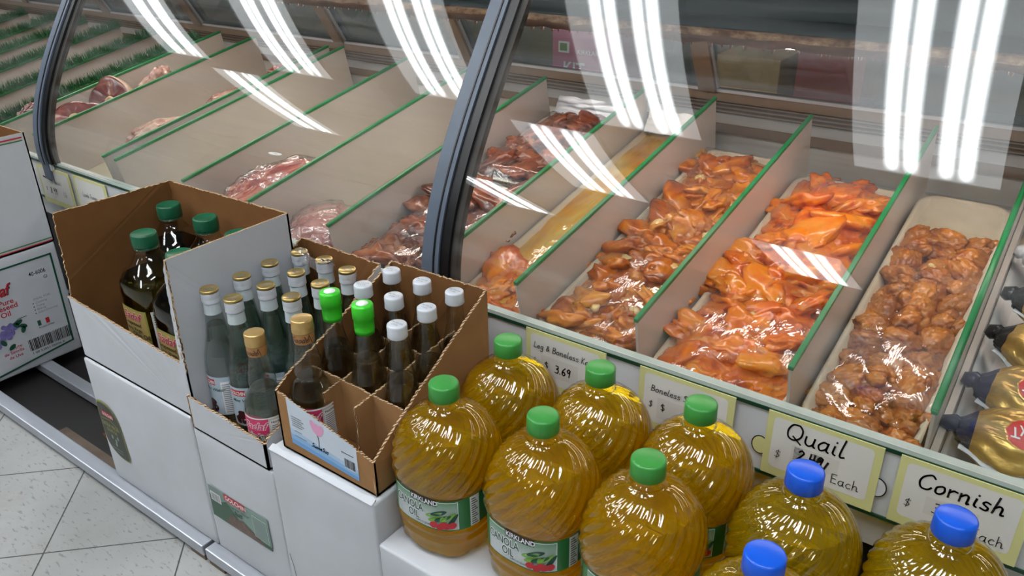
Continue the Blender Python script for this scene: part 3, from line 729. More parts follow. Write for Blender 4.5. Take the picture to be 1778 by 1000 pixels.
# ---------------------------------------------------------------- trays and meat
def rring(x0, x1, y0, y1, r, z, n=6):
    pts = []
    for cx, cy_, a0 in ((x1 - r, y1 - r, 0), (x0 + r, y1 - r, 90), (x0 + r, y0 + r, 180), (x1 - r, y0 + r, 270)):
        for k in range(n + 1): a = radians(a0 + 90 * k / n); pts.append((cx + r * cos(a), cy_ + r * sin(a), z))
    return pts
def tray(x0, x1, s0, s1, h, label, mat='foam', fill=None, fillh=.03, h0=.002, wrap=True, wr=None, fend=1.0, rough=.005):
    t = thing('meat_tray', label, 'tray', D((x0 + x1) / 2, s0, h0)); t.rotation_euler = (SL, 0, 0)
    hw = (x1 - x0) / 2; L = s1 - s0; g_ = G(); R = []
    for ins, z, r in ((.016, 0, .02), (.004, h - .004, .03), (.0, h - .003, .032), (0, h, .032), (.004, h + .0005, .03), (.0075, h - .003, .028), (.02, .004, .016)):
        R.append(rring(-hw + ins, hw - ins, ins, L - ins, r, z))
    n = len(R[0]); vs = [q for r_ in R for q in r_]
    fs = [(i * n + k, i * n + (k + 1) % n, (i + 1) * n + (k + 1) % n, (i + 1) * n + k) for i in range(len(R) - 1) for k in range(n)]
    g_.add(vs, fs, 0, True); g_.f += [list(range(n))[::-1], [(len(R) - 1) * n + k for k in range(n)]]; g_.m += [0, 0]; g_.s += [False, False]
    g_.build('foam_body', mat, t)
    if fill:
        nx, ny = (16, int(L / .009)) if rough < .006 else (44, int(L / .004)); vs = []; L_ = L; L = min(L, fend)
        ins = .0075 + .0125 * (1 - fillh / h)
        for j in range(ny + 1):
            for i in range(nx + 1):
                x = -hw + ins + (2 * hw - 2 * ins) * i / nx; y = ins + .004 + (L - 2 * ins - .008) * j / ny
                vs.append((x, y, fillh + noise.noise(V(x * 24 + x0 * 9, y * 24, 0)) * rough + (noise.noise(V(x * 70, y * 70, x0)) * rough * .5 if rough > .006 else 0)))
        G().add(vs, [(j * (nx + 1) + i, j * (nx + 1) + i + 1, (j + 1) * (nx + 1) + i + 1, (j + 1) * (nx + 1) + i) for j in range(ny) for i in range(nx)], 0, True).build('marinade', fill, t); L = L_
    if wrap:
        nx, ny = 30, int(L / .006); vs = []; hh = wr or (h + .003)
        for j in range(ny + 1):
            for i in range(nx + 1):
                x = -hw - .001 + (2 * hw + .002) * i / nx; y = -.002 + (L + .004) * j / ny; e = min(i, nx - i, j, ny - j) / 4
                z = h + .0012 + (hh - h) * min(1, e) + (noise.noise(V(x * 30, y * 18, x0 * 5)) * .0035 + noise.noise(V(x * 90 + y * 60, y * 25, 3)) * .0012) * min(1, e)
                vs.append((x, y, z))
        G().add(vs, [(j * (nx + 1) + i, j * (nx + 1) + i + 1, (j + 1) * (nx + 1) + i + 1, (j + 1) * (nx + 1) + i) for j in range(ny) for i in range(nx)], 0, True).build('cling_film', 'wrap', t)
    return t

def blob(seed, rad, lumps=6, amp=.28, sub=4, crease=.25, hf=.06):
    """one lumpy closed piece: radius in each direction from overlapping ellipsoids plus noise"""
    r = random.Random(seed); bm = bmesh.new(); bmesh.ops.create_icosphere(bm, subdivisions=sub, radius=1)
    cs = [(V(r.uniform(-1, 1), r.uniform(-1, 1), r.uniform(-.6, .6)).normalized(), r.uniform(.1, .45), r.uniform(1.5, 6)) for _ in range(lumps)]
    for v in bm.verts:
        d = v.co.normalized(); k = .75
        for c, a_, p in cs: k += a_ * max(0, d.dot(c)) ** p
        k += amp * noise.noise(d * 1.7 + V(seed, 0, 0)) + amp * .4 * noise.noise(d * 4 + V(0, seed, 0))
        k -= crease * max(0, .25 - abs(noise.noise(d * 2.1 + V(0, 0, seed * 3)))) * 1.6
        k += hf * noise.noise(d * 6 + V(seed, 0, 0)) + hf * .6 * noise.noise(d * 12 + V(0, 0, seed))
        v.co = V(d.x * rad[0], d.y * rad[1], d.z * rad[2]) * k
    me = bpy.data.meshes.new('piece'); bm.to_mesh(me); bm.free()
    me.polygons.foreach_set('use_smooth', [True] * len(me.polygons)); return me
def pieces(name, meshes, mat, x0, x1, s0, s1, h, dx, ds, label, cat, group, sc=1, hv=.006, tilt=.5):
    ms = []
    for m_ in meshes:
        q = m_.copy(); q.materials.clear(); q.materials.append(M[mat]); ms.append(q)
    nx = max(1, round((x1 - x0) / dx)); ns = max(1, round((s1 - s0) / ds)); k = 0
    for j in range(ns):
        for i in range(nx):
            x = x0 + (x1 - x0) * (i + .5 + rnd.uniform(-.25, .25)) / nx; s = s0 + (s1 - s0) * (j + .5 + rnd.uniform(-.28, .28)) / ns
            o = bpy.data.objects.new(name, rnd.choice(ms)); COL.objects.link(o)
            o.location = D(x, s, h + rnd.uniform(-hv, hv)); o.rotation_euler = (SL + rnd.uniform(-tilt, tilt) * .6, rnd.uniform(-tilt, tilt), rnd.uniform(0, 6.28))
            q = sc * rnd.uniform(.8, 1.2); o.scale = (q, q, q); tag(o, label, cat, group); k += 1
    return k
CH = [blob(11 + i, (.040, .030, .0155), 8, .45, 4, .36) for i in range(9)]
CS = [blob(51 + i, (.017, .012, .010), 4, .3, 3) for i in range(4)]

tray(-.213, -.073, .004, .612, .052, 'long foam tray of whole marinated quail behind the Quail price tag', fill='sauce_b', fillh=.030, fend=.52)
tray(-.421, -.229, .000, .60, .052, 'long foam tray of bright orange marinated chicken, second lane from the quail', fill='chick_o', fillh=.044, wr=.064, rough=.010)
tray(-.620, -.437, .010, .64, .052, 'long foam tray of amber marinated chicken behind the 3.69 price tag', fill='chick_b', fillh=.044, wr=.062, rough=.010)
tray(-.777, -.636, .006, .70, .052, 'long foam tray nearly empty, coated in yellow marinade', fill='sauce_y', fillh=.046, wr=.056)
tray(-1.015, -.800, .004, .34, .058, 'front foam tray of brown marinated meat beside the grey mullion', fill='brownmeat', fillh=.05, wr=.078, rough=.010)
tray(-1.015, -.800, .36, .66, .058, 'rear foam tray of brown marinated meat behind the grey mullion', fill='brownmeat', fillh=.05, wr=.078, rough=.010)
pieces('chicken_piece', CH, 'chick_o', -.404, -.262, .020, .34, .046, .036, .031, 'orange marinated chicken piece in the front heap behind the Boneless price tag', 'chicken', 'orange chicken pieces, front heap', 1.05, .006)
pieces('chicken_piece', CH, 'chick_o', -.404, -.262, .36, .585, .046, .036, .031, 'orange marinated chicken piece in the rear heap behind the Boneless price tag', 'chicken', 'orange chicken pieces, rear heap', 1.05, .006)
pieces('chicken_piece', CH, 'chick_b', -.602, -.460, .035, .61, .045, .036, .031, 'amber marinated chicken piece in the tray behind the 3.69 price tag', 'chicken', 'amber chicken pieces', 1.0, .006)
pieces('chicken_bit', CS, 'onion', -.607, -.450, .06, .55, .058, .09, .11, 'small pale marinated chunk lying among the amber chicken', 'chicken', 'pale chunks among amber chicken', .8, .003)
pieces('chicken_bit', CS, 'onion', -.400, -.245, .05, .55, .060, .12, .16, 'small pale marinated chunk lying among the bright orange chicken', 'chicken', 'pale chunks among orange chicken', .8, .003)
pieces('chicken_piece', CH, 'chick_o', -.765, -.645, .012, .15, .040, .045, .036, 'orange chicken piece at the front of the yellow marinade tray', 'chicken', 'chicken pieces at the front of the yellow tray', 1, .004)
pieces('chicken_piece', CH, 'sauce_y', -.680, -.645, .30, .66, .030, .04, .05, 'yellow coated scrap at the back of the yellow marinade tray', 'chicken', 'yellow scraps in the yellow tray', .75, .003)
pieces('meat_chunk', CH, 'brownmeat', -1.0, -.815, .02, .32, .058, .045, .038, 'brown marinated meat chunk in the front tray beside the grey mullion', 'meat', 'brown meat chunks, front tray', 1.1, .007)
pieces('meat_chunk', CH, 'brownmeat', -1.0, -.815, .38, .64, .058, .045, .038, 'brown marinated meat chunk in the rear tray behind the grey mullion', 'meat', 'brown meat chunks, rear tray', 1.1, .007)

# quail: plump body with breast ridge, folded legs and neck opening
def quail_mesh(seed):
    r = random.Random(seed); bm = bmesh.new(); bmesh.ops.create_icosphere(bm, subdivisions=5, radius=1)
    legs = [V(.62, .62, -.1).normalized(), V(-.62, .62, -.1).normalized()]; wings = [V(.85, -.35, 0).normalized(), V(-.85, -.35, 0).normalized()]
    for v in bm.verts:
        d = v.co.normalized(); k = .86
        for c in legs: k += .34 * max(0, d.dot(c)) ** 6
        for c in wings: k += .16 * max(0, d.dot(c)) ** 8
        k += .16 * max(0, d.z) ** 2 * math.exp(-(d.x / .35) ** 2)                       # breast
        k -= .55 * max(0, d.dot(V(0, 1, .25).normalized())) ** 26                        # cavity
        k -= .20 * max(0, d.dot(V(0, -1, .15).normalized())) ** 30
        for c in legs: k -= .16 * math.exp(-((d.dot(c) - .80) / .07) ** 2)
        k += .10 * noise.noise(d * 2.3 + V(seed, 0, 0)) + .08 * noise.noise(d * 6 + V(0, seed, 0)) + .05 * noise.noise(d * 13) - .30 * max(0, .12 - abs(noise.noise(d * 2.6 + V(0, 0, seed * 3))))* 2
        v.co = V(d.x * .0215, d.y * .029, d.z * .018) * k
    me = bpy.data.meshes.new('quail'); bm.to_mesh(me); bm.free(); me.polygons.foreach_set('use_smooth', [True] * len(me.polygons)); me.materials.append(M['quail']); return me
QM = [quail_mesh(s) for s in range(5)]; gq = G().tube([(0, 0, 0), (.002, .005, .001), (.004, .010, .002), (.003, .014, .001)], [.0062, .0056, .0040, .0030], 10)
qi = 0; qleg = []
for j in range(12):
    for i in range(3):
        x = -.203 + .121 * (i + .5 + rnd.uniform(-.15, .15)) / 3; s = .032 + .0415 * j + rnd.uniform(-.008, .008) + (.012 if i % 2 else 0)
        o = bpy.data.objects.new('whole_quail', QM[qi % 5]); COL.objects.link(o); qi += 1
        o.location = D(x, s, .037 + rnd.uniform(-.004, .006)); o.rotation_euler = (SL + rnd.uniform(-.5, .5), rnd.uniform(-.5, .5), rnd.choice((0, .5, 1.2, 2.6, 3.4, 4.4, 5.4)) + rnd.uniform(-.4, .4))
        q = rnd.uniform(1.12, 1.3); o.scale = (q, q, q); tag(o, 'small whole marinated quail packed in the foam tray behind the Quail price tag', 'quail', 'whole quail in the tray')
        for sx in (-1, 1):
            if not qleg:
                lg = gq.build('leg', 'quail', o); qleg.append(lg)
            else:
                lg = qleg[0].copy(); COL.objects.link(lg); lg.parent = o
            lg.location = (sx * .012, .012, .002); lg.rotation_euler = (-.1, 0, sx * .5)
pieces('onion_chunk', CS, 'onion', -.16, -.12, .36, .42, .052, .02, .03, 'pale onion cube in the middle of the quail tray', 'onion', 'onion cubes in the quail tray', .6, .002)

# gold wrapped hens, lying across the last lane
tray(-.052, .15, .0, .56, .03, 'white foam tray under the gold-wrapped hens at the right edge', 'foam_w', wrap=False)
tray(-.045, .15, .575, .70, .03, 'white foam tray at the very back of the last lane', 'foam_w', wrap=False)
tag(G().box(-.004, .004, 0, .70, 0, .06).build('clear_rib', 'divider', loc=D(-.057, 0, .001), rot=(SL, 0, 0)), 'low white rib standing just right of the quail divider', 'divider')
def hen(loc, rz, label, tail, wrapf=False, logo_x=.085, sc=1):
    t = thing('wrapped_hen', label, 'packaged hen', loc, rz, 'gold-wrapped hens in the last lane'); t.rotation_euler = (SL, 0, rz)
    n = 40; rings = []
    # bag along +x from the tied tail (0) to the blunt end
    for i in range(33):
        u_ = i / 32; x = -.006 + .180 * u_
        r_ = (.014 + .031 * (1 - math.exp(-((u_) / .15) ** 1.3))) * (1 if u_ < .8 else sqrt(max(0.02, 1 - ((u_ - .8) / .2) ** 2)))
        ring = []
        for k in range(n):
            a_ = 2 * pi * k / n; q = r_ * (1 + (.10 * (1 - u_)) * sin(a_ * 9 + 3 * noise.noise(V(x * 30, 0, 0))) + .10 * noise.noise(V(x * 22, cos(a_) * 1.5, sin(a_) * 1.5 + rz * 5)))
            ring.append(V(x, q * cos(a_) * 1.05, q * sin(a_) * .82 + .030))
        rings.append(ring)
    g_ = G(); vs = [q for r_ in rings for q in r_]
    g_.add(vs, [(i * n + k, i * n + (k + 1) % n, (i + 1) * n + (k + 1) % n, (i + 1) * n + k) for i in range(32) for k in range(n)], 0, True)
    g_.f += [list(range(n))[::-1], [32 * n + k for k in range(n)]]; g_.m += [0, 0]; g_.s += [False, False]
    ti = 9; 
    for j in range(len(g_.f)):
        if j < 32 * n and j // n < 3: g_.m[j] = 1
    g_.build('bag', ['gold' if not wrapf else 'whitefilm', tail], t)
    # gathered tail
    G().tube([(.0, 0, .03), (-.005, .002, .032), (-.010, .005, .034), (-.016, .003, .031), (-.020, -.004, .027)], [.013, .010, .009, .011, .006], 9).build('tied_tail', tail, t)
    # white seam fin
    vs = []; m_ = 26
    for i in range(m_ + 1):
        u_ = i / m_; x = .0 + .17 * u_; r_ = .013 + .029 * (1 - math.exp(-(u_ / .15) ** 1.3)); wv = .003 * sin(u_ * 22) + .004 * noise.noise(V(u_ * 9, 0, loc[1] * 7))
        for o_ in (0, .0009):
            vs += [V(x, -r_ * .80, .022 + wv * .2 + o_), V(x, -r_ * .80 - .019, .027 + wv + o_)]
    fs = []
    for i in range(m_): b_ = i * 4; fs += [(b_, b_ + 4, b_ + 5, b_ + 1), (b_ + 2, b_ + 3, b_ + 7, b_ + 6), (b_ + 1, b_ + 5, b_ + 7, b_ + 3), (b_, b_ + 2, b_ + 6, b_ + 4)]
    G().add(vs, fs, 0, True).build('seam_fin', 'whitefilm', t)
    # oval red logo wrapped on the bag
    def FB(a_, b_, o_):
        ph = radians(112) + b_ / .040; r_ = .0445 + o_ * 1
        return V(logo_x + a_, r_ * cos(ph) * 1.06, r_ * sin(ph) * .84 + .0305)
    g_ = G()
    for rx, ry, of, mi in ((.024, .0175, .001, 1), (.0225, .016, .0016, 0)):
        for k in range(10):
            a0, a1 = -1 + 2 * k / 10, -1 + 2 * (k + 1) / 10
            y0, y1 = ry * sqrt(max(0, 1 - a0 * a0)), ry * sqrt(max(0, 1 - a1 * a1))
            for q in range(8):
                f0, f1 = -1 + q / 4, -1 + (q + 1) / 4
                g_.add([FB(a0 * rx, y0 * f0, of), FB(a1 * rx, y1 * f0, of), FB(a1 * rx, y1 * f1, of), FB(a0 * rx, y0 * f1, of)], [(0, 1, 2, 3)], mi, True)
    g_.text(FB, 'Tyson', 0, -.004, .0155, .0024, 2, .01, .25, 'CENTER')
    g_.build('logo', ['redlogo', 'gold', 'white'], t)
    return t
hn = [(-.037, .065, .03, 'navy', 'gold-wrapped hen with a navy tail nearest the glass'), (-.032, .150, -.10, 'navy', 'gold-wrapped hen with black and navy tail, second from the glass'), (-.026, .255, -.32, 'blackfilm', 'gold-wrapped hen with black tail and torn white seam, third from the glass'), (-.024, .352, -.16, 'blackfilm', 'gold-wrapped hen with small black tail, fourth from the glass')]
for k, (x, s, rz, tl, lb) in enumerate(hn):
    hh = hen(D(x, s, .034), rz, lb, tl, logo_x=(.062, .060, .062, .07)[k])
    if k == 0:
        F = lambda a_, b_, o_: V(.112 + a_, .006 + b_ * .9, .0665 + o_ - b_ * .35)
        G().rect(F, -.012, .014, -.014, .012, .004, 0).text(F, '20', -.006, -.004, .011, .005, 1, .02).text(F, 'Net Weight', -.010, .006, .004, .005, 1).build('price_sticker', ['white', 'ink'], hh)
t = hen(D(-.028, .47, .03), -.25, 'white and clear wrapped hen with a red band at the back of the last lane', 'whitefilm', True, .09)
def FR(a_, b_, o_): 
    ph = radians(90) + b_ / .042; r_ = .0455 + o_
    return V(.075 + a_, r_ * cos(ph) * 1.06, r_ * sin(ph) * .86 + .0305)
g = G()
for k in range(12): g.add([FR(-.05, -.030 + .0035 * k, .0008), FR(.07, -.030 + .0035 * k, .0008), FR(.07, -.0265 + .0035 * k, .0008), FR(-.05, -.0265 + .0035 * k, .0008)], [(0, 1, 2, 3)], 0, True)
g.text(FR, 'CORNISH', -.02, -.022, .013, .0016, 1, .01).text(FR, 'PREMIUM', -.01, -.004, .009, .0016, 1, .01)
g.build('red_band', ['redlogo', 'white'], t)

# red meat pack, pink meat, shanks, steaks on the left
def lone(name, mat, loc, rad, seed, label, cat, rot=(0, 0, 0), bag=False, lumps=5, amp=.15):
    me = blob(seed, rad, lumps, amp, 5, .12); me.materials.append(M[mat])
    o = bpy.data.objects.new(name, me); COL.objects.link(o); o.location = loc; o.rotation_euler = (SL + rot[0], rot[1], rot[2]); tag(o, label, cat)
    if bag:
        m2 = me.copy(); m2.materials.clear(); m2.materials.append(M['wrap_b'])
        for v in m2.vertices: v.co = v.co * 1.05 + v.co.normalized() * (.003 + .003 * noise.noise(v.co * 60))
        b_ = bpy.data.objects.new('clear_bag', m2); COL.objects.link(b_); b_.parent = o
    return o
o = lone('wrapped_red_meat', 'redmeat', D(-1.345, .100, .072), (.088, .120, .066), 5, 'large bright red meat joint in clear film with a round sticker', 'meat', (0, 0, -.3), True, 3, .06)
F = lambda a_, b_, o_: V(-.005 + a_, .050 + b_, .0700 + o_ - b_ * .45)
G().ell(F, 0, 0, .015, .012, .004, 0).text(F, 'LAMB', -.009, -.003, .008, .005, 1).build('round_sticker', ['white', 'grey_p'], o)
lone('wrapped_pink_meat', 'pinkmeat', D(-1.135, .060, .052), (.084, .090, .050), 8, 'pale pink meat in wrinkled clear film just above the glass bottles', 'meat', (0, 0, .4), True, 3, .08)
lone('lamb_shank', 'shank', D(-1.910, .215, .062), (.050, .100, .046), 21, 'pale lamb shank lying in the lane with two shanks, nearest the glass', 'meat', (0, 0, -.5))
lone('lamb_shank', 'shank', D(-1.90, .46, .056), (.045, .095, .040), 22, 'pale lamb shank farther back in the same lane, middle one', 'meat', (0, 0, -.7))
lone('lamb_shank', 'lamb', D(-1.88, .615, .060), (.036, .06, .042), 23, 'dark small meat piece at the back of the shank lane', 'meat', (0, 0, -.6))
def steak(loc, r_, label, seed, rot):
    t = thing('lamb_steak', label, 'meat', loc); t.rotation_euler = rot
    n = 64; vs = []; pr = ((-.011, .93), (-.008, 1), (.006, 1), (.011, .95), (.0115, .80), (.0105, .5), (.011, .2))
    for z, q in pr:
        for k in range(n):
            a_ = 2 * pi * k / n; rr = r_ * q * (1 + .18 * noise.noise(V(cos(a_) * 1.3, sin(a_) * 1.3, seed)) + .04 * sin(3 * a_ + seed)); vs.append((rr * cos(a_) * 1.25, rr * sin(a_), z + .0015 * noise.noise(V(rr * 90, a_ * 3, seed))))
    g_ = G().add(vs, [(i * n + k, i * n + (k + 1) % n, (i + 1) * n + (k + 1) % n, (i + 1) * n + k) for i in range(len(pr) - 1) for k in range(n)], [1 if i in (0, 1, 2) else 0 for i in range(len(pr) - 1) for k in range(n)], True)
    g_.f += [list(range(n))[::-1], [(len(pr) - 1) * n + k for k in range(n)]]; g_.m += [0, 0]; g_.s += [False, False]
    g_.build('meat_slice', ['lamb', 'fat'], t)
    bo = G().lathe([(0, .014), (.0145, .014), (.0180, .0115), (.0165, .008), (.013, .005)], 18, 0, c=(r_ * .1, -r_ * .05, 0)).build('bone', 'bone', t)
    return t
steak(D(-2.155, .255, .105), .064, 'round lamb leg steak with a bone ring, topmost of the pile behind the left mullion', 1, (SL + .85, .15, .1))
steak(D(-2.155, .140, .098), .060, 'lamb steak half hidden by the left mullion, at the base of the pile', 2, (SL + .35, -.2, .8))
steak(D(-2.150, .235, .055), .062, 'flat lamb steak under the bone ring steak', 3, (SL + .1, .1, 2))
lone('lamb_shank', 'shank', D(-2.15, .400, .095), (.036, .068, .050), 31, 'upright pink and white meat end behind the bone ring steak', 'meat', (.7, 0, 0))
lone('raw_meat_piece', 'lamb', D(-2.30, .11, .100), (.055, .065, .050), 41, 'dark meat piece left of the left mullion, upper of two', 'meat')
lone('raw_meat_piece', 'pinkmeat', D(-2.31, .06, .040), (.06, .07, .045), 42, 'pink fatty meat piece low beside the stacked white cartons', 'meat')
lone('raw_meat_piece', 'shank', D(-2.31, .25, .07), (.045, .07, .03), 43, 'pale fatty meat strip just left of the left mullion', 'meat')
# silver/paper liners at the far ends of trays
for x0, x1, lb in ((-1.0, -.80, 'crumpled foil liner behind the brown meat'), (-.77, -.64, 'white paper liner at the back of the yellow tray')):
    g = G(); nx = 14; vs = []
    for j in range(nx + 1):
        for i in range(nx + 1):
            x = x0 + (x1 - x0) * i / nx; vs.append(D(x, .655 + .035 * j / nx, .060 + .035 * j / nx + .006 * noise.noise(V(x * 40, j * .5, 2))) - D(x0, .65, 0))
    n0 = len(vs); vs += [v + V(0, 0, -.0012) for v in vs]
    fs = [(j * (nx + 1) + i, j * (nx + 1) + i + 1, (j + 1) * (nx + 1) + i + 1, (j + 1) * (nx + 1) + i) for j in range(nx) for i in range(nx)]
    tag(G().add(vs, fs + [tuple(q + n0 for q in f[::-1]) for f in fs], 0, True).build('liner_sheet', 'alu' if x0 < -.9 else 'white', loc=D(x0, .65, 0)), lb, 'liner')

# ================================================================ DUNNAGE RACKS ON THE FLOOR
def rack(x0, x1, label):
    t = thing('display_rack', label, 'rack', (x0, .5, 0)); L = x1 - x0
    for y in (0, .130): G().box(0, L, y, y + .027, .012, .034).build('rail_bar', 'alu', t, bevel=.0022)
    for x in (.002, L - .042):
        for y in (0, .130): G().box(x, x + .04, y + .003, y + .024, 0, .013).build('foot', 'bronze', t)
        G().box(x, x + .027, .027, .130, .013, .033).build('cross_bar', 'alu', t)
    return t
rack(-2.75, -1.018, 'low brushed aluminium rack under the left cartons, reaching out of frame')
rack(-1.010, .55, 'low brushed aluminium rack under the tall cartons and oil cases')
# floor dirt, debris and painted shade between the bars
tag(G().box(-.13, .17, -.030, .035, .0015, .007).build('worn_board', 'rotboard', loc=(-1.36, .600, 0), rot=(0, 0, radians(-8))), 'worn brown board lying on the dirty floor behind the rack', 'board')
tag(G().box(-.25, .25, 0, .028, .0015, .005).build('floor_strip', 'dirty', loc=(-1.33, .530, 0)), 'grimy threshold strip on the floor inside the rack', 'strip')
tag(G().box(-2.6, 1.6, 0, .36, 0, .0015).build('grimy_shade_sheet', 'dark', loc=(-1.1, .529, 0)), 'dark sheet painting shade and grime on the floor under the rack and counter', 'floor shade')  # dark sheet paints the shade and grime below rack and counter

# ================================================================ CARTONS
YF = .519
def carton(x0, x1, y0, y1, z0, z1, label, prints=None, pm=None, seam=True):
    t = thing('white_carton', label, 'box', (x0, y0, z0)); W, Dp, Hh = x1 - x0, y1 - y0, z1 - z0
    # slightly bulging body
    g_ = G(); n = 10; 
    def pt(a_, b_, c_):
        x, y, z = a_ * W, b_ * Dp, c_ * Hh; bl = .003
        if a_ in (0, 1): x += (1 if a_ else -1) * bl * sin(pi * b_) * sin(pi * c_) * .5
        if b_ in (0, 1): y += (1 if b_ else -1) * bl * sin(pi * a_) * sin(pi * c_)
        return V(x, y, z)
    for fx in range(6):
        vs = []
        for i in range(n + 1):
            for j in range(n + 1):
                u_, v_ = i / n, j / n
                vs.append([pt(u_, 0, v_), pt(1 - u_, 1, v_), pt(0, 1 - u_, v_), pt(1, u_, v_), pt(u_, v_, 1), pt(u_, 1 - v_, 0)][fx])
        g_.add(vs, [(i * (n + 1) + j, (i + 1) * (n + 1) + j, (i + 1) * (n + 1) + j + 1, i * (n + 1) + j + 1) for i in range(n) for j in range(n)], 0, True)
    o = g_.build('body', 'carton', t)
    bm = bmesh.new(); bm.from_mesh(o.data); bmesh.ops.remove_doubles(bm, verts=bm.verts, dist=1e-5); bm.to_mesh(o.data); bm.free()
    b_ = o.modifiers.new('b', 'BEVEL'); b_.width = .0035; b_.segments = 3; b_.limit_method = 'ANGLE'; b_.angle_limit = radians(45)
    if seam:
        gg = G().box(.001, W - .001, Dp / 2 - .0008, Dp / 2 + .0008, Hh - .0006, Hh + .0004)
        gg.build('flap_seam', 'black', t)
    if prints:
        gg = G(); prints(gg, W, Dp, Hh); gg.build('printing', pm, t)
    return t
def p_olive(g_, W, Dp, Hh):
    F = front(-.0028, 0, 0); cx, cz = .044, .118
    pts = [(-.033, .048), (-.026, .055), (-.005, .056), (.012, .050), (.024, .036), (.030, .015), (.033, -.045), (.028, -.052), (.008, -.052), (-.010, -.046), (-.024, -.034), (-.031, -.012)]
    pts = spline(pts + [pts[0]], 4)[:-1]
    g_.poly(F, [(cx + a * 1.06, cz + b * 1.05) for a, b in pts], .0006, 1).poly(F, [(cx + a, cz + b) for a, b in pts], .0010, 0)
    g_.rect(F, cx - .022, cx + .014, cz + .030, cz + .040, .0013, 2).text(F, 'GOLCHIN', cx - .020, cz + .0315, .0088, .0016, 3, .01, wd=.85)
    g_.text(F, 'EXTRA VIRGIN', cx - .029, cz + .008, .0115, .0014, 1, .012, wd=.72).text(F, 'OLIVE OIL', cx - .018, cz - .002, .010, .0014, 1, .01, wd=.75)
    g_.line(F, [(cx - .028, cz + .022), (cx, cz + .026), (cx + .024, cz + .016)], .0012, .0014, 1)
    for k, (a, b) in enumerate(((-.006, -.012), (.004, -.018), (.012, -.010), (.002, -.026))): g_.ell(F, cx + a, cz + b, .003, .0045, .0014, 4, 10)
    g_.rect(F, cx - .016, cx + .018, cz - .037, cz - .036, .0014, 4).rect(F, cx - .004, cx + .018, cz - .043, cz - .042, .0014, 4)
carton(-1.307, -.998, YF, .765, .034, .289, 'plain white carton with an oval dark olive oil label, base of the olive oil stack', p_olive, ['olive_s', 'olive_y', 'red_p', 'white', 'sage'])
def p_gol(g_, W, Dp, Hh):
    F = front(-.0028, 0, 0)
    Q = lambda a, b: (.011 + a * .146 + b * .0, .075 + .062 * b + (.0 + .002) * a)
    q = lambda L: [Q(*z) for z in L]
    g_.poly(F, q([(0, 0), (1, 0), (1, 1), (0, 1)]), .0005, 0)
    g_.poly(F, q([(0, 0), (1, 0), (1, .12), (.6, .12), (.42, .50), (.3, .74), (.2, .62), (.1, .80), (0, .7)]), .0008, 1)
    g_.poly(F, q([(.25, .1), (.36, .42), (.45, .36), (.56, .42), (.66, .30), (.8, .20), (.9, .0), (.3, .02)]), .0011, 2)
    x0, z0 = Q(.28, .80); g_.rect(F, x0, x0 + .052, z0, z0 + .013, .0012, 3).text(F, 'GOLCHIN', x0 + .003, z0 + .0024, .0115, .0015, 4, .015)
    x0, z0 = Q(.30, .66); g_.text(F, 'Fenugreek Water', x0, z0, .0078, .0014, 1, .008, .3)
    x0, z0 = Q(.42, .50); g_.hand(F, 'Su2S', x0, z0, .004, .0012, .0014, 1, .5)
    x0, z0 = Q(.74, .18); g_.rect(F, x0, x0 + .034, z0, z0 + .042, .0012, 5).rect(F, x0 + .0006, x0 + .0334, z0 + .0006, z0 + .0414, .0014, 0)
    for k in range(9): g_.rect(F, x0 + .003, x0 + .030 - (k % 3) * .004, z0 + .004 + k * .004, z0 + .0053 + k * .004, .0016, 6)
    x0, z0 = Q(.03, .55); g_.rect(F, x0, x0 + .026, z0, z0 + .018, .0012, 5).bars(F, x0 + .002, x0 + .024, z0 + .002, z0 + .016, .0015, 6)
    for k in range(4): g_.rect(F, x0, x0 + .024, z0 + .021 + k * .0022, z0 + .022 + k * .0022, .0012, 6)
carton(-.996, -.808, YF + .001, .765, .034, .272, 'creased white carton with a green herb water sticker, under the glass bottle tray', p_gol, ['sage', 'sage_d', 'brown_p', 'red_p', 'white', 'white', 'grey_p'])
t = carton(-.806, -.604, YF, .765, .034, .318, 'tall plain white carton under the brown divided carton', None)
g = G(); F = front(YF - .0032 - YF, 0, 0)
G().line(F, [(.012, .10), (.014, .088), (.0165, .078), (.018, .06)], .0016, .0004, 0).build('ink_streak', ['black'], t)
# torn flap edge on the tall carton's top
g = G(); vs = []
for i in range(41):
    x = .002 + .198 * i / 40; e_ = .0025 + .0022 * noise.noise(V(x * 60, 0, 0)); vs += [V(x, -.0012 - abs(e_) * .2, .284), V(x, .004 + e_, .2865 + abs(e_) * .6), V(x, .004 + e_, .2852)]
G().add(vs, [(3 * i, 3 * i + 3, 3 * i + 4, 3 * i + 1) for i in range(40)] + [(3 * i + 1, 3 * i + 4, 3 * i + 5, 3 * i + 2) for i in range(40)], [0] * 40 + [1] * 40, False).build('torn_flap', ['carton', 'black'], t)
# oil cases
carton(-.602, -.214, YF - .001, .812, .034, .257, 'low white case under the green-capped oil bottles', None)
carton(-.210, .20, .480, .775, .034, .257, 'low white case under the blue-capped oil bottles', None)

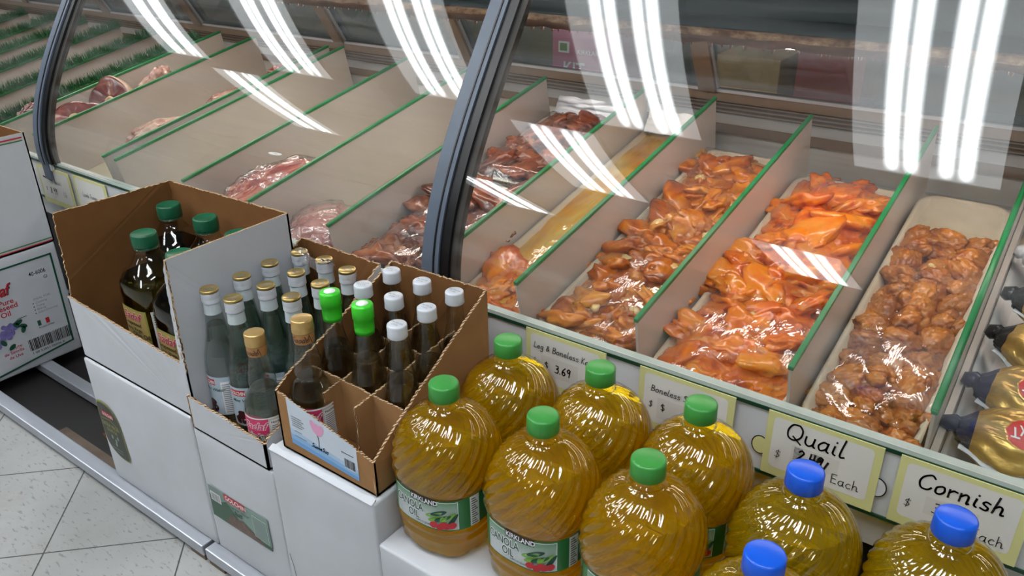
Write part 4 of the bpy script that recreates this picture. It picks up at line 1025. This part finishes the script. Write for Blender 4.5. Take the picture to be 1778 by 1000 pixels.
# left pair of cartons whose printed sides face the gap
def p_left(g_, W, Dp, Hh):
    F = side(W + .0018, -YB, -.034); 
    bx = [(.56, .283), (.717, .283), (.713, .064), (.53, .045)]
    for a_, b_ in zip(bx, bx[1:]): g_.line(F, [a_, b_], .0042, .0006, 0)
    g_.text(F, '40-6006', .661, .247, .0135, .0006, 1, .006, wd=.82).ell(F, .694, .236, .0042, .0042, .0005, 1).ell(F, .694, .236, .0035, .0035, .0007, 2).text(F, 'U', .692, .2335, .0065, .0009, 1)
    g_.text(F, 'Sadaf', .552, .224, .036, .0006, 1, .03, .3, wd=.82).text(F, 'Sadaf', .551, .2245, .036, .0009, 3, .014, .3, wd=.82)
    g_.text(F, 'Pure', .585, .203, .017, .0006, 3, .012).text(F, 'Grapeseed', .548, .191, .017, .0006, 3, .012).text(F, 'Oil', .583, .176, .017, .0006, 3, .014)
    g_.text(F, 'IDEAL FOR:', .655, .190, .0078, .0006, 4)
    for k, s_ in enumerate(('Cooking', 'Frying', 'Baking', 'Salad Dressing')): g_.text(F, s_, .657, .181 - k * .008, .0075, .0006, 4, 0, .3).ell(F, .653, .1835 - k * .008, .0014, .0014, .0006, 1, 8)
    g_.rect(F, .650, .657, .128, .141, .0006, 0).rect(F, .657, .668, .128, .141, .0005, 2).rect(F, .668, .676, .128, .141, .0006, 3).text(F, 'Product of Italy', .650, .121, .0055, .0006, 1)
    g_.bars(F, .619, .712, .076, .104, .0006, 1, 34).text(F, '1 00 52851 06006 8', .621, .0665, .0075, .0006, 1, 0, 0, wd=1.2)
    g_.text(F, 'Aceite', .606, .097, .0105, .0006, 3, .004, 0, 'RIGHT').text(F, 'de Semilla', .608, .087, .0105, .0006, 3, .004, 0, 'RIGHT').text(F, 'de Uva', .603, .076, .0105, .0006, 3, .004, 0, 'RIGHT')
    r = random.Random(2)
    for k in range(34):
        v_ = r.random(); yy = .595 - .028 * (1 - v_) * 1.0 + r.uniform(-.017, .017) * (.4 + v_ * .8); g_.ell(F, yy, .112 + .045 * v_, .0052, .0052, .0006 + k * .00004, 5, 12)
    for a_, b_, ro in ((.613, .155, .4), (.620, .143, -.5), (.607, .150, 2.2), (.618, .135, 1.2), (.586, .104, .6), (.572, .12, 2)): g_.ell(F, a_, b_, .0085, .005, .0022, 0, 14, ro)
    g_.line(F, [(.605, .158), (.615, .163), (.632, .163)], .0012, .0022, 0)
YB = .503
carton(-2.06, -1.8218, YB, .733, .034, .306, 'white carton printed with purple grapes and a barcode at the left edge', p_left, ['dgreen', 'black', 'carton', 'red_p', 'grey_p', 'purple_p'])
t = thing('open_carton', 'white open-topped carton with red and green stripes, on top of the grape carton', 'box', (-2.06, YB, .308))
W, Dp, Hh = .238, .232, .247
g = G()
g.card([(0, 0, 0), (W, 0, 0), (W, 0, Hh), (0, 0, Hh)], (0, .003, 0), jit=(2,)).card([(0, Dp, 0), (W, Dp, 0), (W, Dp, Hh), (0, Dp, Hh)], (0, -.003, 0))
g.card([(W, 0, 0), (W, Dp, 0), (W, Dp, Hh), (W, 0, Hh)], (-.003, 0, 0)).card([(0, 0, 0), (0, Dp, 0), (0, Dp, Hh), (0, 0, Hh)], (.003, 0, 0)).card([(0, 0, 0), (W, 0, 0), (W, Dp, 0), (0, Dp, 0)], (0, 0, .003))
g.build('body', ['carton', 'kraft_in', 'corr'], t)
F = side(W + .0004, -YB, -.308)
for a_, b_, c_, m_ in ((.728, .5445, .5475, 'red_p'), (.728, .5385, .5410, 'green_p'), (.731, .3165, .3190, 'green_p'), (.731, .3105, .3130, 'red_p')): G().rect(F, .51, a_, b_, c_, .0004, 0).build('stripe', m_, t)

# open olive oil display carton
t = thing('open_carton', 'open white display carton with brown inside holding the olive oil bottles', 'box', (0, 0, 0))
x0, x1, y0, y1, z0, zt = -1.306, -.984, .522, .742, .2905, .548
g = G()
g.card([(x0, y1, z0), (x1, y1, z0), (x1, y1, zt + .004), (x0, y1, zt - .003)], (0, -.0035, 0), jit=(2,))
g.card([(x0, y0, z0), (x0, y1, z0), (x0, y1, zt - .003), (x0, y0 + .012, zt), (x0, y0 + .006, .407), (x0, y0, .402)], (.0035, 0, 0), jit=(2, 3))
g.card([(x1, y0, z0), (x1, y1, z0), (x1, y1, zt + .004), (x1 - .0, y0 + .006, zt + .003), (x1, y0, .40)], (-.0035, 0, 0), jit=(3,))
g.card([(x0, y0, z0), (x1, y0, z0), (x1, y0, .384), (x0, y0, .405)], (0, .0035, 0), jit=(2,))
g.card([(x0, y0, z0), (x1, y0, z0), (x1, y1, z0), (x0, y1, z0)], (0, 0, .0035), 1, 1, 1)
g.build('body', ['carton', 'kraft_in', 'corr'], t)
# cut flange of the right side standing at the front corner
G().card([(x1 - .010, y0 - .0005, .372), (x1 + .001, y0 - .0005, .372), (x1 + .001, y0 + .004, zt + .001), (x1 - .006, y0 + .004, zt - .012)], (0, .003, 0), 0, 0, 2, jit=(1, 3)).build('cut_flange', ['carton', 'kraft_in', 'corr'], t)

# glass bottle tray (white outside)
t = thing('bottle_tray', 'cut-down white corrugated tray packed with tall glass bottles', 'box', (0, 0, 0))
x0, x1, y0, y1, z0 = -.992, -.815, .5195, .768, .2735
g = G()
g.card([(x0, y0, z0), (x1, y0, z0), (x1, y0, .318), (x1 - .05, y0, .322), (x0 + .06, y0, .327), (x0, y0, .331)], (0, .0035, 0), jit=(2, 3, 4), amp=.002)
g.card([(x0, y1, z0), (x1, y1, z0), (x1, y1, .499), (x0, y1, .501)], (0, -.0035, 0), jit=(2,), amp=.0015)
g.card([(x0, y0, z0), (x0, y1, z0), (x0, y1, .501), (x0, y1 - .03, .485), (x0, y0, .331)], (.0035, 0, 0), jit=(2, 3), amp=.002)
g.card([(x1, y0, z0), (x1, y1, z0), (x1, y1, .499), (x1, y1 - .03, .482), (x1, y0 + .03, .335), (x1, y0, .318)], (-.0035, 0, 0), jit=(2, 3, 4), amp=.002)
g.card([(x0, y0, z0), (x1, y0, z0), (x1, y1, z0), (x0, y1, z0)], (0, 0, .003), 1, 1, 1)
g.build('body', ['carton', 'kraft_in', 'corr'], t)

# brown divided carton
t = thing('divided_carton', 'brown cardboard carton cut open, with cell dividers and a blue rose label', 'box', (0, 0, 0))
x0, x1, y0, y1, z0 = -.788, -.610, .532, .765, .3205
g = G()
g.card([(x0, y0, z0), (x1, y0, z0), (x1, y0, .372), (x0, y0, .412)], (0, .0035, 0), jit=(2,), amp=.0016)
g.card([(x0, y1, z0), (x1, y1, z0), (x1, y1, .515), (x0, y1, .513)], (0, -.0035, 0), jit=(2,), amp=.0012)
g.card([(x0, y0, z0), (x0, y1, z0), (x0, y1, .513), (x0, y1 - .018, .505), (x0, y0 + .02, .425), (x0, y0, .412)], (.0035, 0, 0), jit=(2, 3, 4), amp=.0016)
g.card([(x1, y0, z0), (x1, y1, z0), (x1, y1, .515), (x1, y0 + .045, .404), (x1, y0, .372)], (-.0035, 0, 0), jit=(2, 3), amp=.0012)
g.card([(x0, y0, z0), (x1, y0, z0), (x1, y1, z0), (x0, y1, z0)], (0, 0, .003), 1, 1, 1)
bx = g.build('body', ['kraft', 'kraft_in', 'corr'], t)
for cx, zf in ((-.7285, .4135), (-.6695, .414)):     # cards running into the box
    G().card([(cx, y0 + .030, z0 + .004), (cx, y1 - .005, z0 + .004), (cx, y1 - .005, .435), (cx, y0 + .030, zf)], (.0028, 0, 0), 0, 0, 1, jit=(2, 3), amp=.0012).build('divider_card', ['kraft', 'corr'], t)
for cyy in (.592, .648, .704):                        # cards running across
    G().card([(x0 + .005, cyy, z0 + .004), (x1 - .005, cyy, z0 + .004), (x1 - .005, cyy, .415), (x0 + .005, cyy, .421)], (0, .0028, 0), 0, 0, 1, jit=(2,), amp=.0012).build('divider_card', ['kraft', 'corr'], t)
F = front(y0 - .0002, 0, 0)
g = G()
def zt_(x): return .410 - (x + .766) * .222
for k in range(9):     # sky to water, printed bands
    a_ = k / 9; b_ = (k + 1) / 9
    g.poly(F, [(-.766, .337 + (zt_(-.766) - .337) * a_), (-.639, .331 + (zt_(-.639) - .331) * a_), (-.639, .331 + (zt_(-.639) - .331) * b_), (-.766, .337 + (zt_(-.766) - .337) * b_)], .0004, k if k < 3 else 3)
for k, (a_, b_, rx, ry, ro) in enumerate(((-.716, .383, .0055, .0105, .45), (-.704, .381, .0055, .0105, -.5), (-.710, .381, .0065, .0095, 0))): g.ell(F, a_, b_, rx, ry, .0007 + k * .0001, 4, 14, ro)
g.line(F, [(-.710, .372), (-.709, .362), (-.710, .354)], .0012, .0008, 5)
for k in range(5): g.rect(F, -.760, -.740 + (k % 2) * .004, .382 - k * .0035, .3835 - k * .0035, .0008, 6)
g.rect(F, -.757, -.742, .360, .3612, .0008, 6).rect(F, -.757, -.734, .352, .3532, .0008, 6)
g.hand(F, 'SuwseSus', -.725, .349, .0034, .0011, .0008, 5, .5)
g.rect(F, -.664, -.643, .342, .3595, .0007, 3).bars(F, -.663, -.644, .344, .358, .0009, 7, 18).rect(F, -.667, -.645, .3655, .3668, .0008, 7)
g.build('label', [plain('label_blue', lin(108, 160, 212)), plain('label_blue2', lin(138, 182, 222)), plain('label_blue3', lin(172, 200, 226)), plain('label_pale', lin(204, 214, 226)), 'lpink_p', 'navy', 'grey_p', 'black'], t)

# ================================================================ OIL BOTTLES
HB = .22; ZB = .2585
OP = [(0, .050, 2.6), (.002, .0555, 2.6), (.008, .0585, 2.6), (.020, .0590, 2.6), (.030, .0605, 2.6), (.034, .0590, 2.6), (.038, .0590, 2.6), (.043, .0625, 2.6), (.048, .0628, 2.6), (.0495, .0610, 2.6), (.098, .0610, 2.6), (.100, .0632, 2.6), (.105, .0645, 2.5), (.112, .0655, 2.4)]
k_ = 22
for i in range(1, k_ + 1):
    a_ = i / k_ * radians(78); OP.append((.118 + .072 * sin(a_) ** 1.0 * 1.0 if False else .118 + .070 * sin(a_), .0655 * (cos(a_) * .80 + .20) if i < k_ else .0655 * (cos(a_) * .80 + .20), 2.4 - .4 * i / k_))
OP = [q for q in OP]
zt = OP[-1][0]
OP += [(zt + .003, .0185, 2), (zt + .0045, .0178, 2), (zt + .0055, .0196, 2), (zt + .0075, .0196, 2), (zt + .0085, .0168, 2), (.2205, .0165, 2)]
def fl_oil(z, a):
    # twisted flutes over the shoulder, lobed foot
    if .100 < z < .192:
        e = min(1, (z - .100) / .010) * min(1, (.192 - z) / .012); ph = a * 11 - (z - .10) * 170
        q = abs(sin(ph)); return 1 + e * .042 * (q ** .8 - .55)
    if z < .030: return 1 - .045 * (1 - z / .030) * (abs(sin(a * 4)) ** 8)
    return 1
def refine(prof, dz):
    out = [prof[0]]
    for p in prof[1:]:
        a_ = out[-1]; n = max(1, int(abs(p[0] - a_[0]) / dz))
        for k in range(1, n + 1): out.append(tuple(a_[i] + (p[i] - a_[i]) * k / n for i in range(len(p))))
    return out
OPR = refine(OP, .0016)
def arcs(r, e, n=720):
    """arc-length table measured from the front (-y) direction, positive towards +x"""
    L = [0]; a0 = -pi / 2; pa = (0, -sr(r, a0, e)); T = [a0]
    for k in range(1, n + 1):
        a = a0 + pi * k / n; rr = sr(r, a, e); q = (rr * cos(a), rr * sin(a)); L.append(L[-1] + sqrt((q[0] - pa[0]) ** 2 + (q[1] - pa[1]) ** 2)); T.append(a); pa = q
    return L, T
def wrapF(r, e):
    L, T = arcs(r, e)
    import bisect
    def F(u_, z, o):
        s_ = abs(u_); k = min(len(L) - 2, bisect.bisect(L, s_) - 1); f = (s_ - L[k]) / (L[k + 1] - L[k]); a = T[k] + (T[k + 1] - T[k]) * f
        if u_ < 0: a = -pi - a
        rr = sr(r + o, a, e); return V(rr * cos(a), rr * sin(a), z)
    return F
def oil_label(g_, F):
    g_.rect(F, -.150, .150, .051, .0965, .0002, 0, .004).rect(F, .0865, .103, .0515, .096, .0006, 4, .004)
    for k in range(12): g_.rect(F, .089, .100 - (k % 3) * .002, .054 + k * .0034, .0553 + k * .0034, .0009, 5, .004)
    for k in range(14): g_.rect(F, .064, .079 - (k % 4) * .002, .054 + k * .0029, .0547 + k * .0029, .0005, 6, .004)
    g_.rect(F, -.0585, .0535, .0530, .0945, .0005, 4, .003).rect(F, -.0575, .0525, .0538, .0937, .0008, 1, .003)
    g_.rect(F, -.024, .022, .0875, .0975, .0011, 5, .003).text(F, 'KIRKLAND', -.0225, .0892, .0095, .0015, 4, .025)
    g_.text(F, 'CANOLA', -.0545, .0735, .0158, .0011, 4, .085, wd=.82).text(F, 'CANOLA', -.0545, .0735, .0158, .0014, 2, .010, wd=.82)
    g_.text(F, 'OIL', -.030, .0605, .0158, .0011, 4, .085, wd=.82).text(F, 'OIL', -.030, .0605, .0158, .0014, 2, .010, wd=.82)
    for k, (a_, b_, ro) in enumerate(((.016, .074, .25), (.024, .078, .3), (.020, .069, .3), (.030, .071, .35), (.038, .073, .5), (.044, .068, .9))): g_.ell(F, a_, b_, .0135, .0033, .0012 + k * .00025, 2 if k % 2 else 7, 16, ro)
    for k, (a_, b_) in enumerate(((.016, .0605), (.026, .0588), (.036, .0605), (.044, .0618), (.031, .0625))): g_.ell(F, a_, b_, .0062, .0048, .0024 + k * .0002, 3, 14, .3)
    g_.text(F, '2.84 L (3 QUARTS)', -.016, .0563, .0040, .0012, 5, .01).text(F, 'Serving Suggestion', .020, .0545, .0030, .0012, 5)
LBM = ['lab_green', 'lab_silver', 'dgreen', 'red_p', 'white', 'black', 'green_p', plain('cucumber', lin(120, 168, 70))]
def make_oil(cap, oil, label, loc, grp):
    t = thing('oil_bottle', label, 'bottle', loc, 0, grp)
    G().lathe(OPR, 198, 0, fl=fl_oil).build('bottle_shell', 'pet', t)
    ip = [(z + .0010 if z < .01 else z, max(.004, r - .0014), e) for z, r, e in OPR if z < .168]
    G().lathe(ip, 198, 0, fl=fl_oil).build('oil', oil, t)
    g_ = G(); F0 = wrapF(.0612, 2.6); oil_label(g_, lambda a_, b_, o_: F0(a_ * .82 + (.012 if abs(a_) < .07 else 0), b_, o_)); g_.build('label', LBM, t)
    c = G().lathe([(.199, .0180), (.200, .0186), (.2175, .0184), (.2192, .0176), (.2200, .0160), (.2200, .002)], 96, 0, fl=lambda z, a: 1 + (.010 if .1985 < z < .216 else 0) * abs(sin(a * 30)))
    c.build('cap', cap, t, loc=(0, 0, .0006))
    return t
O1 = make_oil('cap_g', 'oil', 'green-capped canola oil jug, front row next to the brown carton', (-.547, .598, ZB), 'green-capped canola oil jugs')
for x, y, lb in ((-.414, .612, 'front row, middle'), (-.283, .611, 'front row, right of the three'), (-.545, .724, 'back row, left, below the first price tag'), (-.413, .735, 'back row, middle, under the 3.69 sticker'), (-.281, .734, 'back row, right, covering the Boneless price tag')):
    dup(O1, (x, y, ZB), rnd.uniform(-.05, .05), 'green-capped canola oil jug, ' + lb)
O2 = make_oil('cap_b', 'oil_b', 'blue-capped oil jug, in front of the Quail price tag', (-.147, .685, ZB), 'blue-capped oil jugs')
dup(O2, (-.013, .698, ZB), .1, 'blue-capped oil jug, in front of the Cornish price tag')
dup(O2, (-.139, .552, ZB), -.1, 'blue-capped oil jug, nearest the camera at the bottom edge')

# ================================================================ OLIVE OIL BOTTLES
VP = refine([(0, .040, 3), (.003, .045, 3.2), (.012, .0475, 3.4), (.120, .0475, 3.4), (.132, .0490, 3.0), (.150, .0480, 2.7), (.166, .040, 2.4), (.180, .0285, 2.1), (.190, .0215, 2), (.196, .0185, 2), (.199, .0185, 2), (.200, .0205, 2), (.203, .0205, 2), (.204, .0175, 2), (.224, .0172, 2)], .004)
def make_olive(loc, rz, label, oil, lab=True):
    t = thing('olive_oil_bottle', label, 'bottle', loc, rz, 'oil bottles in the open white carton')
    G().lathe(VP, 64, 0).build('bottle_shell', 'pet', t)
    G().lathe([(z + .001 if z < .01 else z, max(.004, r - .0014), e) for z, r, e in VP if z < .160], 64, 0).build('oil', oil, t)
    G().lathe([(.2055, .0198), (.207, .0203), (.224, .0201), (.2262, .0192), (.2270, .0178), (.2262, .0165), (.2262, .002)], 60, 0, fl=lambda z, a: 1 + (.01 if .207 < z < .223 else 0) * abs(sin(a * 24))).build('cap', 'cap_dg', t)
    G().lathe([(.2020, .0192), (.2052, .0192)], 40, 0).build('cap_ring', 'cap_dg', t)
    F = wrapF(.0478, 3.4); g_ = G()
    g_.rect(F, -.034, .034, .030, .112, .0003, 0, .004).rect(F, -.031, .031, .033, .109, .0006, 1, .004)
    g_.text(F, 'Sadaf', -.024, .092, .021, .0012, 2, .04, .3).text(F, 'Sadaf', -.024, .092, .021, .0015, 3, .012, .3)
    g_.text(F, 'Grapeseed', -.027, .081, .0105, .0010, 4, .01).text(F, 'Extra Virgin', -.027, .071, .0095, .0010, 4, .01).text(F, 'Olive Oil', -.010, .061, .0115, .0010, 4, .015)
    for k, (a_, b_) in enumerate(((-.018, .052), (-.011, .047), (-.019, .043), (-.012, .040), (-.005, .044))): g_.ell(F, a_, b_, .006, .007, .001 + k * .0001, 5, 12)
    g_.rect(F, .042, .074, .030, .112, .0004, 6, .004)
    for k in range(18): g_.rect(F, .045, .071 - (k % 4) * .003, .034 + k * .0042, .0355 + k * .0042, .0008, 4, .004)
    g_.build('label', ['olive_y', 'tan_p', 'white', 'red_p', 'black', 'maroon', 'white'], t)
    return t
zo = .2945
A1 = make_olive((-1.176, .606, zo), .0, 'olive oil bottle with dark green cap and tan label, front of the open carton', 'olive')
A2 = make_olive((-1.260, .704, zo), .2, 'dark oil bottle with green cap in the far left corner of the open carton', 'olive_d')
dup(A2, (-1.153, .703, zo), .1, 'dark oil bottle with green cap, back row middle of the open carton')
dup(A2, (-1.050, .690, zo), -.1, 'dark oil bottle with green cap, back right corner of the open carton')
dup(A2, (-1.058, .592, zo), .0, 'dark oil bottle with teal green cap behind the cut white flange')

# ================================================================ GLASS BOTTLES
def glass_bottle(name, prof, glass, liq, fill, label, cat, loc, grp, extras, rz=0, n=40):
    t = thing(name, label, cat, loc, rz, grp)
    pr = refine(prof, .003); G().lathe(pr, n, 0).build('glass_body', glass, t)
    ip = [(p[0] + (.003 if p[0] < .004 else 0), max(.002, p[1] - .0018)) for p in pr if p[0] < fill]
    G().lathe(ip, n, 0).build('liquid', liq, t)
    extras(t); return t
TP = [(0, .021), (.002, .0255), (.006, .0263), (.080, .0264), (.098, .0262), (.114, .0240), (.130, .0200), (.146, .0165), (.162, .0140), (.178, .0122), (.195, .0112), (.2165, .0108)]
def ex_tall(t):
    G().lathe([(.180, .0127), (.188, .0122), (.198, .0118)], 32, 0, cap0=False, cap1=False).build('neck_paper', 'paper_w', t)
    g_ = G().lathe([(.197, .0124), (.1985, .0134), (.200, .0126), (.2015, .0134), (.203, .0126), (.2050, .0131), (.212, .0131), (.2145, .0129)], 40, 0)
    c = g_.build('cap', 'cap_w', t)
    G().lathe([(.2135, .0133), (.2168, .0131), (.2180, .0124), (.2172, .0112), (.2172, .001)], 40, 0).build('gold_top', 'cap_gold', c)
    F = lambda a_, b_, o_: V(a_, b_, .2173 + o_)
    G().text(F, 'L8 03', -.007, .001, .006, .0002, 0).text(F, '2023', -.006, -.005, .005, .0002, 0).build('date_print', 'grey_p', c)
    F = wrapF(.0265, 2); g_ = G()
    g_.rect(F, -.050, .050, .018, .084, .0003, 0, .004).rect(F, -.019, .006, .070, .080, .0006, 1, .003).text(F, 'GOLCHIN', -.018, .0720, .0085, .0010, 2, .02, wd=.62).text(F, 'Mint Water', -.017, .060, .0075, .0008, 3, .01, .3)
    g_.rect(F, .014, .036, .020, .076, .0005, 2, .003)
    for k in range(15): g_.rect(F, .016, .034 - (k % 3) * .003, .023 + k * .0034, .0243 + k * .0034, .0009, 4, .003)
    for k, (a_, b_) in enumerate(((-.006, .034), (-.001, .028), (-.012, .028), (-.004, .040))): g_.ell(F, a_, b_, .007, .005, .0006 + k * .0001, 5, 10, k)
    g_.build('label', [plain('label_greyblue', lin(176, 192, 204)) if 'lgb' not in M else M['lgb'], 'red_p', 'white', 'dgreen', 'grey_p', 'maroon'], t)
M['lgb'] = plain('label_greyblue', lin(176, 192, 204))
ZT = .2775
B1 = glass_bottle('flower_water_bottle', TP, 'glassb', 'water', .163, 'clear bottle with gold-topped white cap, front left corner of the white tray', 'bottle', (-.962, .5695, ZT + .005), 'white-necked bottles in the tray', ex_tall, .1)
B1.location = (-.965, .573, ZT)
# darker green tinted liquid for the bottles deeper in the tray
B2 = glass_bottle('flower_water_bottle', TP, 'glassb', 'water2', .172, 'greenish bottle with gold-topped white cap, front row middle of the tray', 'bottle', (-.9125, .575, ZT), 'white-necked bottles in the tray', ex_tall, .5)
bl = [(-.964, .628, 'left column, second from the front'), (-.967, .682, 'left column, third from the front'), (-.962, .736, 'left column, back corner under plastic wrap'), (-.908, .628, 'middle column, second from the front'), (-.906, .682, 'middle column, third from the front'),
      (-.907, .738, 'middle column, back row with plastic strip on its cap'), (-.849, .625, 'right column, just behind the gold screw-capped bottle'), (-.848, .677, 'right column, third from the front'), (-.850, .732, 'right column, back corner beside the brown carton')]
for x, y, lb in bl: dup(B2, (x, y, ZT), rnd.uniform(-.8, .8), 'greenish bottle with gold-topped white cap, ' + lb)
# rose water bottles: ribbed neck, copper-gold cap
RP = [(0, .024), (.002, .0292), (.006, .0302), (.072, .0302), (.082, .0295), (.093, .0255), (.102, .0205), (.107, .0180), (.112, .0190), (.118, .0190), (.122, .0172), (.126, .0180), (.131, .0180), (.135, .0158), (.139, .0160), (.148, .0140), (.160, .0125), (.190, .0118)]
def ex_rose(t):
    G().lathe([(.158, .0134), (.166, .0138), (.1725, .0138)], 36, 0, cap0=False, cap1=False).build('neck_band', 'neck_tan', t)
    F = wrapF(.0140, 2); G().hand(F, 'Sadaf', -.016, .162, .0040, .0009, .0004, 0, .4).line(F, [(.003, .170), (.006, .164), (.009, .171), (.012, .160)], .0009, .0005, 0).build('script', ['maroon'], t)
    G().lathe([(.1725, .0136), (.1735, .0145), (.175, .0137), (.1765, .0145), (.178, .0137), (.1795, .0145), (.181, .0140), (.188, .0142), (.1905, .0137), (.1912, .0126), (.1912, .001)], 40, 0).build('screw_cap', 'cap_au2', t)
    F = wrapF(.0304, 2); g_ = G()
    g_.rect(F, -.075, .075, .016, .0705, .0003, 0, .003).rect(F, -.075, .075, .0685, .0705, .0008, 2, .003)
    g_.poly(lambda a_, b_, o_: F(a_, b_, o_), [(-.028, .044), (-.010, .046), (-.002, .040), (.004, .046), (.0145, .050), (.0145, .0685), (-.028, .0685)], .0006, 1)
    for q in range(10):
        x_ = -.028 + q * .0042; g_.rect(F, x_, x_ + .0042, .047 - 5 * abs(sin(q)) * .001, .0685, .0007, 1)
    g_.text(F, 'Sadaf', -.024, .052, .0165, .0014, 2, .06, .35).text(F, 'Sadaf', -.024, .052, .0165, .0018, 1, .012, .35)
    g_.text(F, 'ROSE WATER', -.027, .036, .0078, .0012, 3, .02, wd=.85).text(F, 'EAU DE', -.017, .028, .007, .0012, 3, .02)
    for k, (a_, b_, rx) in enumerate(((.001, .022, .008), (.006, .026, .006), (-.004, .026, .006))): g_.ell(F, a_, b_, rx, .006, .0014 + k * .0002, 1, 12)
    g_.rect(F, .0165, .046, .018, .066, .0008, 2, .003)
    g_.text(F, 'Nutrition Facts', .018, .0610, .0046, .0012, 3, .02)
    for k in range(12): g_.rect(F, .018, .043 - (k % 3) * .004, .022 + k * .0031, .0232 + k * .0031, .0012, 4, .003)
    g_.build('label', [plain('label_pale_green', lin(206, 212, 196)), 'pink_p', 'white', 'black', 'grey_p'], t)
R1 = glass_bottle('rose_water_bottle', RP, 'glassb', 'water', .112, 'ribbed-neck rose water bottle with pink label, front right corner of the white tray', 'bottle', (-.8495, .5570, ZT), 'rose water bottles with copper caps', ex_rose, .45)
dup(R1, (-.7555, .5665, .3240), .75, 'ribbed-neck rose water bottle with pink label in the front left cell of the brown carton')
# tall cone bottles with white or green caps
WP = [(0, .021), (.002, .0250), (.006, .0258), (.070, .0258), (.085, .0250), (.110, .0205), (.135, .0148), (.150, .0122), (.170, .0110), (.188, .0108)]
def ex_white(t):
    c = G().lathe([(.176, .0118), (.1775, .0132), (.179, .0125), (.1805, .0131), (.183, .0127), (.191, .0129), (.1935, .0125), (.1945, .0115), (.1945, .001)], 40, 0).build('cap', 'cap_w', t)
    F = lambda a_, b_, o_: V(a_, b_, .1946 + o_)
    G().text(F, '06/30/24', -.010, .000, .0052, .0002, 0).text(F, '13:04', -.006, -.005, .0048, .0002, 0).build('date_print', 'grey_p', c)
    F = wrapF(.0259, 2); g_ = G().rect(F, -.05, .05, .018, .066, .0003, 0, .004).rect(F, -.05, .05, .060, .066, .0006, 1, .004).text(F, 'GOLCHIN', -.016, .044, .014, .0010, 1, .03, wd=.62)
    for k in range(8): g_.rect(F, .018, .038, .022 + k * .0034, .0233 + k * .0034, .0009, 2, .003)
    g_.build('label', ['paper_w', 'navy', 'grey_p'], t)
ZW = .3240
W1 = glass_bottle('vinegar_bottle', WP, 'glassc', 'water3', .118, 'slender grey bottle with white screw cap, front of the right column in brown carton', 'bottle', (-.640, .6205, ZW), 'white-capped bottles in the brown carton', ex_white)
for x, y, lb in ((-.757, .6765, 'left column, partly behind the lime green cap'), (-.757, .7325, 'left column, back row'), (-.698, .7315, 'middle column, back row'), (-.698, .6755, 'middle column, just behind a lime green cap'), (-.640, .6760, 'right column, middle'), (-.640, .7320, 'right column, back corner')):
    dup(W1, (x, y, ZW), rnd.uniform(-.6, .6), 'slender grey glass bottle with white screw cap, ' + lb)
GP = [(0, .022), (.002, .0252), (.006, .0260), (.082, .0262), (.096, .0250), (.115, .0205), (.135, .0150), (.150, .0128), (.170, .0116), (.198, .0112)]
def ex_green(t):
    c = G().lathe([(.164, .0126), (.170, .0130), (.185, .0130), (.186, .0142), (.203, .0140), (.2052, .0131), (.2055, .001)], 40, 0).build('green_sleeve', 'lime', t)
    G().lathe([(.2054, .0078), (.2062, .0076), (.2062, .001)], 30, 0).build('white_dot', 'white', c)
    F = wrapF(.0263, 2); G().rect(F, -.05, .05, .020, .078, .0003, 0, .004).rect(F, -.022, .012, .030, .060, .0006, 1, .004).build('label', ['paper_w', 'green_p'], t)
E1 = glass_bottle('lemon_juice_bottle', GP, 'glassc', 'water3', .13, 'clear bottle with lime green sleeve and white dot, left column of the brown carton', 'bottle', (-.760, .6205, ZW), 'lime-sleeved bottles', ex_green)
dup(E1, (-.699, .6200, ZW), .4, 'clear bottle with lime green sleeve and white dot, middle column of the brown carton')
# plastic strip draped over two caps at the back of the tray
g = G(); vs = []
for i in range(25):
    for j in range(5):
        x = -.965 + .085 * i / 24; y = .728 + .020 * j / 4 - .012 * i / 24; z = .4985 + .004 * cos(i * .55) * (1 if 4 < i < 20 else .4) + .003 * noise.noise(V(x * 80, y * 80, 0)) - .010 * max(0, abs(j - 2) - 1) - (.010 * sin(pi * (i - 6) / 10) if 6 < i < 16 else 0)
        vs.append(V(x, y, z))
tag(G().add(vs, [(i * 5 + j, i * 5 + j + 1, i * 5 + 5 + j + 1, i * 5 + 5 + j) for i in range(24) for j in range(4)], 0, True).build('plastic_strip', 'wrap_b'), 'scrap of clear shrink wrap draped over the caps at the back of the tray', 'plastic wrap')
